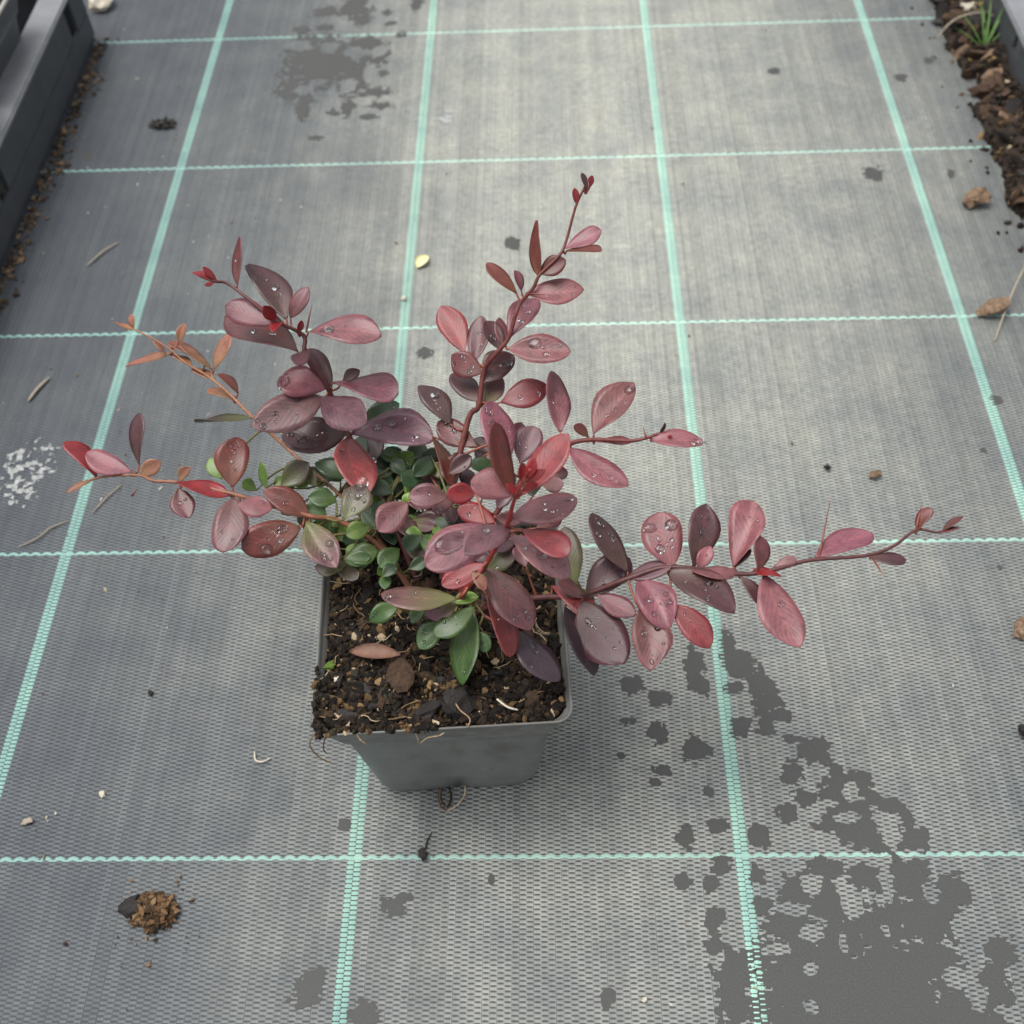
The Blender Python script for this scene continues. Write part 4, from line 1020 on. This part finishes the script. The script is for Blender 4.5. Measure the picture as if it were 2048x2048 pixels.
def tray(x0, x1, y0, y1, label, slot_y, seed, flange=.016, h=.046):
    root = empty("growing_tray", ((x0 + x1) / 2, (y0 + y1) / 2, .0005))
    tag(root, label, "tray")
    cx, cy = (x0 + x1) / 2, (y0 + y1) / 2
    def part(name, *a, **k):
        V, F = box_vf(*a, **k)
        me = mesh(name, V, F, M_RIM if name == "rim" else M_TRAY, False)
        return obj(name, me, root)
    X0, X1, Y0, Y1 = x0 - cx, x1 - cx, y0 - cy, y1 - cy
    t = .0025
    part("tray_floor", X0, X1, Y0, Y1, 0, .003)
    for nm, xs in (("side_wall", (X0, X0 + t)), ("side_wall", (X1 - t, X1))):
        J = Join()
        J.add(*box_vf(xs[0], xs[1], Y0, Y1, .003, .020, .0006))
        edges = [Y0]
        for sy in slot_y:
            edges += [sy - cy - .0065, sy - cy + .0065]
        edges.append(Y1)
        for i in range(0, len(edges), 2):
            J.add(*box_vf(xs[0], xs[1], edges[i], edges[i + 1], .0199, h - .0015, .0006))
        J.build(nm, M_TRAY, root, smooth=False)
    for ys in ((Y0, Y0 + t), (Y1 - t, Y1)):
        part("end_wall", X0 + t, X1 - t, ys[0], ys[1], .003, h - .0015, b=.0006)
    for xs in ((X0 - .003, X0 + flange), (X1 - flange, X1 + .003)):
        part("rim", xs[0], xs[1], Y0 - .003, Y1 + .003, h - .0015, h + .0022, b=.001)
    for ys in ((Y0 - .003, Y0 + flange), (Y1 - flange, Y1 + .003)):
        part("rim", X0 + flange, X1 - flange, ys[0], ys[1], h - .0015, h + .0018, b=.001)
    return root
tray(-.640, -.276, .155, .535, "dark grey plastic growing tray with slotted sides and empty soil pots", (.330, .503), 5)
tray(.3385, .70, .20, .78, "dark grey plastic growing tray behind the weed and bark heap", (.30, .45, .60), 6, h=.034)

# square soil filled pots standing in the first tray
POTD = pot_mesh(M_TRAY)
Vr, Fr = loft([rsq(h_ * MM, 6.2 * MM, z_ * MM) for h_, z_ in ((44.6, 75.9), (45.6, 76.7), (45.8, 77.7), (45.3, 78.7), (44.3, 78.8), (43.8, 77.6))], False)
RIMD = mesh("rim", Vr, Fr, simple("pale dusty rim", (.42, .41, .36), .6, .2, 80))
for a, b in ((-.3285, .326), (-.3285, .424)):
    r = empty("plant_pot", (a, b, .0035), random.uniform(-.03, .03)); r["group"] = "pots standing in the dark tray"
    tag(r, "dark square pot of bare soil standing in the slotted tray", "pot", "pots standing in the dark tray")
    obj("pot_wall", POTD, r)
    obj("rim", RIMD, r)
    soil_fill((a, b, .0035), r.rotation_euler.z, "bare soil filling a pot in the slotted tray", 500, 10, 50 + int(b * 100), "soil in the tray pots")

# ------------------------------------------------------------------ soil and bark heaped along the right hand tray
rng = random.Random(77)
heap = empty("bark_heap", (.325, .37, 0)); tag(heap, "dark heap of soil and bark chips lying along the tray beside the mint line", "soil heap")
HX, HY = .325, .37
def heap_h(x, y):
    edge = .312 + .012 * noise.noise(Vector((y * 22, 1, 0))) + .008 * noise.noise(Vector((y * 60, 4, 0))) + (.010 if .425 < y < .455 else 0)
    if y < .30: edge += (.30 - y) * .6
    t = (x - edge) / .022
    if t <= 0: return -.002
    return min(.016, .015 * (1 - math.exp(-t * 1.4))) + .004 * noise.noise(Vector((x * 90, y * 90, 0))) + .001
V, F, Cc = [], [], []
NX, NY = 30, 130
for i in range(NX + 1):
    for j in range(NY + 1):
        x, y = .295 + (.338 - .295) * i / NX, .22 + .40 * j / NY
        V.append((x - HX, y - HY, heap_h(x, y))); c = .018 + .02 * (noise.noise(Vector((x * 200, y * 200, 0))) > .1)
        Cc.append((c, c * .68, c * .48, 1))
for i in range(NX):
    for j in range(NY):
        a = i * (NY + 1) + j
        F.append((a, a + NY + 1, a + NY + 2, a + 1))
obj("heap_soil", mesh("heap_soil", V, F, M_SOIL, False, Cc), heap)
J = Join()
for _ in range(2600):
    x, y = rng.uniform(.297, .337), rng.uniform(.225, .62)
    h = heap_h(x, y)
    if h < -.0015 and rng.random() > .035: continue
    s = rng.choice((.5, .7, .9, 1.3, 1.8)) * rng.uniform(.7, 1.3) * MM
    Vc, Fc = chunk(rng, s, .75, rng.uniform(1, 1.9), .45)
    J.add([v + Vector((x - HX, y - HY, max(h, .0003) + s * .3)) for v in Vc], Fc, pick(rng))
tag(J.build("soil_crumbs", M_SOIL, heap, smooth=False), kind="stuff")
chipm = []
for q in range(8):
    Vc, Fc = chunk(rng, 1.0, .42, rng.uniform(1.1, 2.0), .42)
    chipm.append(mesh("bark_chip", [v * MM for v in Vc], Fc, (M_BARK, M_BARKD, M_BARK, M_BARKT, M_BARKD, M_BARK, M_BARKD, M_BARK)[q], False))
for _ in range(170):
    x, y = rng.uniform(.306, .334), rng.uniform(.235, .62)
    h = heap_h(x, y)
    if h < .001: continue
    s = rng.uniform(2.2, 6.0)
    obj("bark_chip", rng.choice(chipm), heap, (x - HX, y - HY, h + .001), (rng.uniform(-.6, .6), rng.uniform(-.6, .6), rng.uniform(0, 6.28)), (s, s * rng.uniform(.6, 1), s))

# the weed growing by the heap
weed = empty("grass_weed", (.330, .478, .006)); tag(weed, "small green grass weed sprouting from the soil heap by the tray", "grass weed")
for i, (dx, dy, dz, w) in enumerate(((-.006, .022, .03, 1.5), (.004, .026, .028, 1.8), (.016, .022, .026, 1.3), (-.016, .018, .02, 1.2), (.001, .030, .020, 1.6), (-.020, .010, .013, 1.2), (.018, .008, .018, 1.1), (-.010, .028, .012, 1.2), (.010, .012, .034, 1.3))):
    V, F = [], []
    for k in range(7):
        t = k / 6
        c = Vector((dx * t, dy * t, dz * (t - .35 * t * t) * 1.3)); hw = w * MM * .5 * (1 - t ** 2 * .95)
        sd_ = Vector((dy, -dx, 0)).normalized()
        V += [c - sd_ * hw, c + Vector((0, 0, -.0003)), c + sd_ * hw]
    for k in range(6):
        for q in (0, 1):
            a = k * 3 + q; F.append((a, a + 1, a + 4, a + 3))
    obj("blade", mesh("blade", V, F, M_GRASS), weed)
def strip(name, pts, r, mat, label, cat, group=None):
    P0 = Vector(pts[0]); 
    c = catmull([Vector(p) - P0 for p in pts], 4)
    n = len(c)
    V, F = tube(c, [r * (1 - .5 * abs(2 * i / (n - 1) - 1) ** 2) for i in range(n)], 6)
    o = obj(name, mesh(name, V, F, mat), None, P0)
    return tag(o, label, cat, group)
strip("dry_grass_stalk", [(.300, .487, .010), (.312, .498, .016), (.330, .503, .018), (.350, .497, .014)], .0007, M_STRAW, "pale dry grass stalk bent across the weed by the tray", "straw")

# ------------------------------------------------------------------ litter on the fabric
ZG = .00045
def clod(loc, rx, ry, rz, cols, n, label, seed):
    """a lump of fibrous peat pressed together from crumbs"""
    r_ = random.Random(seed); J = Join()
    for _ in range(n):
        a, e = r_.uniform(0, 6.283), r_.random() ** .5
        u = r_.random()
        x, y = rx * e * math.cos(a), ry * e * math.sin(a)
        z = rz * math.sqrt(max(0, 1 - e * e)) * u * (1 + .5 * noise.noise(Vector((x * 400, y * 400, seed))))
        s = r_.uniform(.45, 1.35) * MM
        Vc, Fc = chunk(r_, s, .6, r_.uniform(1.2, 3.0), .5)
        J.add([v + Vector((x, y, z + s * .45)) for v in Vc], Fc, r_.choice(cols))
    o = J.build("soil_clod", M_SOIL, smooth=False); o.location = loc
    return tag(o, label, "soil clod")
clod((-.1125, -.0814, ZG), .0078, .0058, .0062, ((.14, .08, .038), (.09, .05, .025), (.20, .12, .06), (.05, .03, .016), (.12, .07, .035)), 420, "crumbly brown soil clod lying on the fabric below the grid line", 31)
lone("bark_chip", (-.1205, -.0800, ZG), .0040, M_BARKD, "dark bark chip touching the brown soil clod", "bark", 32, .7, 1.2, jag=.3)
J = Join(); cr = random.Random(8)
for _ in range(70):
    a, d = cr.uniform(0, 6.28), abs(cr.gauss(0, .008)) + .003
    s = cr.uniform(.2, .8) * MM
    Vc, Fc = chunk(cr, s, .7, cr.uniform(1, 2), .4)
    J.add([v + Vector((-.1125 + math.cos(a) * d * 1.2, -.0822 + math.sin(a) * d, ZG + s * .5)) for v in Vc], Fc, cr.choice(((.10, .055, .03), (.2, .12, .065), (.05, .03, .02))))
tag(J.build("clod_crumbs", M_SOIL, smooth=False), "scattered brown crumbs around the soil clod", "crumbs", kind="stuff")
lone("bark_chip", (.2896, .3281, ZG), .0058, M_BARKT, "tan bark chip with a dark underside lying left of the bark heap", "bark", 33, .6, 1.3, jag=.45)
lone("bark_chip", (.2783, .2367, ZG), .0058, M_BARKT, "light brown bark chip on the crosswise mint line beside the dry stalk", "bark", 34, .45, 1.5, jag=.25)
strip("dry_stalk", [(.2745, .214, .001), (.282, .230, .004), (.292, .249, .008), (.303, .267, .010), (.315, .285, .012)], .0006, M_STRAW, "thin dry stalk leaning from the bark heap over the light brown chip", "straw")
lone("bark_chip", (.1962, .1252, ZG), .0022, M_BARKT, "small tan chip alone on the grey fabric beside the dark seed", "bark", 35, .6, 1.3)
lone("seed", (.1743, .1302, ZG), .0015, M_BARKD, "tiny dark seed on the grey fabric beside a tan chip", "seed", 36, .7, 1.3, smooth=True)
lone("bark_chip", (.3196, .5114, ZG), .0055, M_BARK, "brown chip lying apart on the fabric left of the grass weed", "bark", 37, .5, 1.5, jag=.4)
lone("stone_chip", (.3300, .5251, .008), .0050, M_PALE, "pale stone chip resting on the soil above the grass weed", "stone", 38, .6, 1.4)
lone("bark_chip", (.2429, .0377, ZG), .0036, M_BARKT, "orange brown chip at the fabric edge below the long red shoot", "bark", 39, .5, 1.4, jag=.4)
lone("bark_chip", (.2312, -.0104, ZG), .0028, M_BARKD, "dark crumb of bark near the fabric edge above the big wet patch", "bark", 40, .6, 1.4, jag=.4)
clod((-.2078, .4282, ZG), .0085, .0050, .0022, ((.03, .028, .025), (.015, .012, .01), (.06, .055, .048)), 90, "dark flattened soil clod lying beside the slotted tray", 41)
dry_leaf("fallen_petal", (-.0306, .2867, ZG + .0006), (0, 0, math.radians(-28)), .0115, .0072, M_YELLOW, "pale yellow petal lying on the grey fabric behind the plant", "petal")
lone("white_speck", (-.0393, .2565, ZG), .0014, M_PALE, "tiny white speck on the lengthwise mint line behind the plant", "pebble", 43, .6, 1.0, smooth=True)
lone("white_speck", (.0712, -.1135, ZG), .0010, M_PALE, "tiny white speck on dry fabric left of the big wet patch", "pebble", 44, .6, 1.0, smooth=True)
strip("straw_bit", [(-.2256, .2903, .0011), (-.219, .302, .0016), (-.2114, .3109, .0011)], .0006, M_STRAW, "pale straw bit on the dark fabric left of the upper mint crossing", "straw")
strip("straw_bit", [(-.2318, .1845, .0012), (-.229, .193, .0016), (-.2248, .2015, .0012)], .0009, M_STRAW, "short thick straw bit above the white droppings", "straw")
strip("straw_bit", [(-.2119, .0904, .0010), (-.203, .096, .0014), (-.1990, .1015, .0012), (-.1914, .1057, .0010)], .0004, M_STRAW, "thin brown straw bit crossing the fabric below the white droppings", "straw")
strip("straw_bit", [(-.170, .128, .0010), (-.176, .119, .0012), (-.181, .110, .0010)], .0004, M_STRAW, "thin straw bit lying against the lengthwise mint line", "straw")
strip("root_bit", [(-.0835, -.0155, .0010), (-.0825, -.0195, .0014), (-.0795, -.0205, .0016), (-.0765, -.0185, .0010)], .00045, M_PALE, "curled white root bit on the fabric left of the pot", "root")
strip("twig_bit", [(-.0129, -.0610, .0013), (-.0105, -.0575, .0012), (-.0098, -.0545, .0012), (-.0082, -.0508, .0010)], .0004, M_BARKD, "thin dark twig bit between the pot and the mint line", "twig")
lone("bark_crumb", (-.0109, -.0603, ZG + .0005), .0017, M_BARKD, "black crumb stuck on the crosswise mint line before the pot", "bark", 45, .6, 1.4)
lone("bark_crumb", (-.1327, .0120, ZG), .0011, M_BARKD, "tiny black crumb on clean fabric left of the pot", "bark", 46, .6, 1.4)
lone("straw_crumb", (-.1432, -.0338, ZG), .0010, M_PALE, "tiny pale crumb on the dark fabric above the soil clod", "straw", 47, .6, 1.6)
lone("straw_crumb", (-.1708, -.0453, ZG), .0014, M_STRAW, "tan straw crumb at the fabric edge near the crosswise mint line", "straw", 48, .6, 1.8)
# dried droppings, splashed white
dr = blob_patches("dropping_splash", [(-220, 141, 8, 9), (-216, 152, 5, 6), (-224, 130, 6, 8), (-213, 136, 4, 5), (-218, 122, 5, 5), (-228, 148, 4, 4), (-212, 145, 3, 4)], [(-219, 135, 1.6, 4), (-221, 147, 1.5, 3)], .00034, M_DROPPING, None, .0005, 1.5, 420, minsize=2)
root = empty("bird_dropping", (-.220, .141, .0004)); tag(root, "white splash of dried bird droppings on the fabric left of the plant", "bird dropping")
for d in dr:
    d.location -= root.location; d.parent = root
# a narrow line of dirt washed against the foot of the first tray
J = Join(); cr = random.Random(19)
for _ in range(900):
    y = cr.uniform(.16, .535); x = -.2745 + abs(cr.gauss(0, .0055)) * (1 + .8 * noise.noise(Vector((y * 30, 0, 0))))
    s = cr.choice((.3, .4, .6, .9, 1.4)) * cr.uniform(.7, 1.2) * MM
    Vc, Fc = chunk(cr, s, .6, cr.uniform(1, 2), .4)
    J.add([v + Vector((x, y, ZG + s * .4)) for v in Vc], Fc, cr.choice(((.06, .04, .025), (.11, .075, .045), (.2, .14, .085), (.035, .025, .018))))
tag(J.build("soil_crumbs", M_SOIL, smooth=False), "line of brown dirt along the foot of the slotted tray", "dirt", kind="stuff")
J = Join(); cr = random.Random(23)
for _ in range(1100):
    x = cr.uniform(-.27, .30); y = cr.uniform(-.15, .55)
    if x > -.12 and cr.random() < .82: continue
    if abs(x) < .04 and abs(y) < .04: continue
    s = cr.choice((.15, .2, .3, .45)) * cr.uniform(.7, 1.3) * MM
    Vc, Fc = chunk(cr, s, .5, cr.uniform(1, 3.2), .4)
    J.add([v + Vector((x, y, ZG + s * .4)) for v in Vc], Fc, cr.choice(((.25, .2, .14), (.4, .34, .25), (.08, .05, .03), (.16, .11, .07), (.5, .48, .42))))
tag(J.build("litter_specks", M_SOIL, smooth=False), "scattered specks of dust and straw over the dark fabric", "specks", kind="stuff")
dr = blob_patches("dust_smear", [(-23.4, 423.8, 5, 7), (-21, 436, 2.5, 3)], [], .00036, M_DROPPING, None, .0006, .7, 300, minsize=3)
root = empty("chalky_smear", (-.0234, .4238, .0004)); tag(root, "small chalky white smear on the fabric right of the upper wet patch", "smear")
for d in dr:
    d.location -= root.location; d.parent = root
lone("wood_chip", (-.281, .577, ZG), .0080, M_PALE, "pale wood chip on the fabric behind the slotted tray", "wood", 51, .5, 1.5, jag=.3)
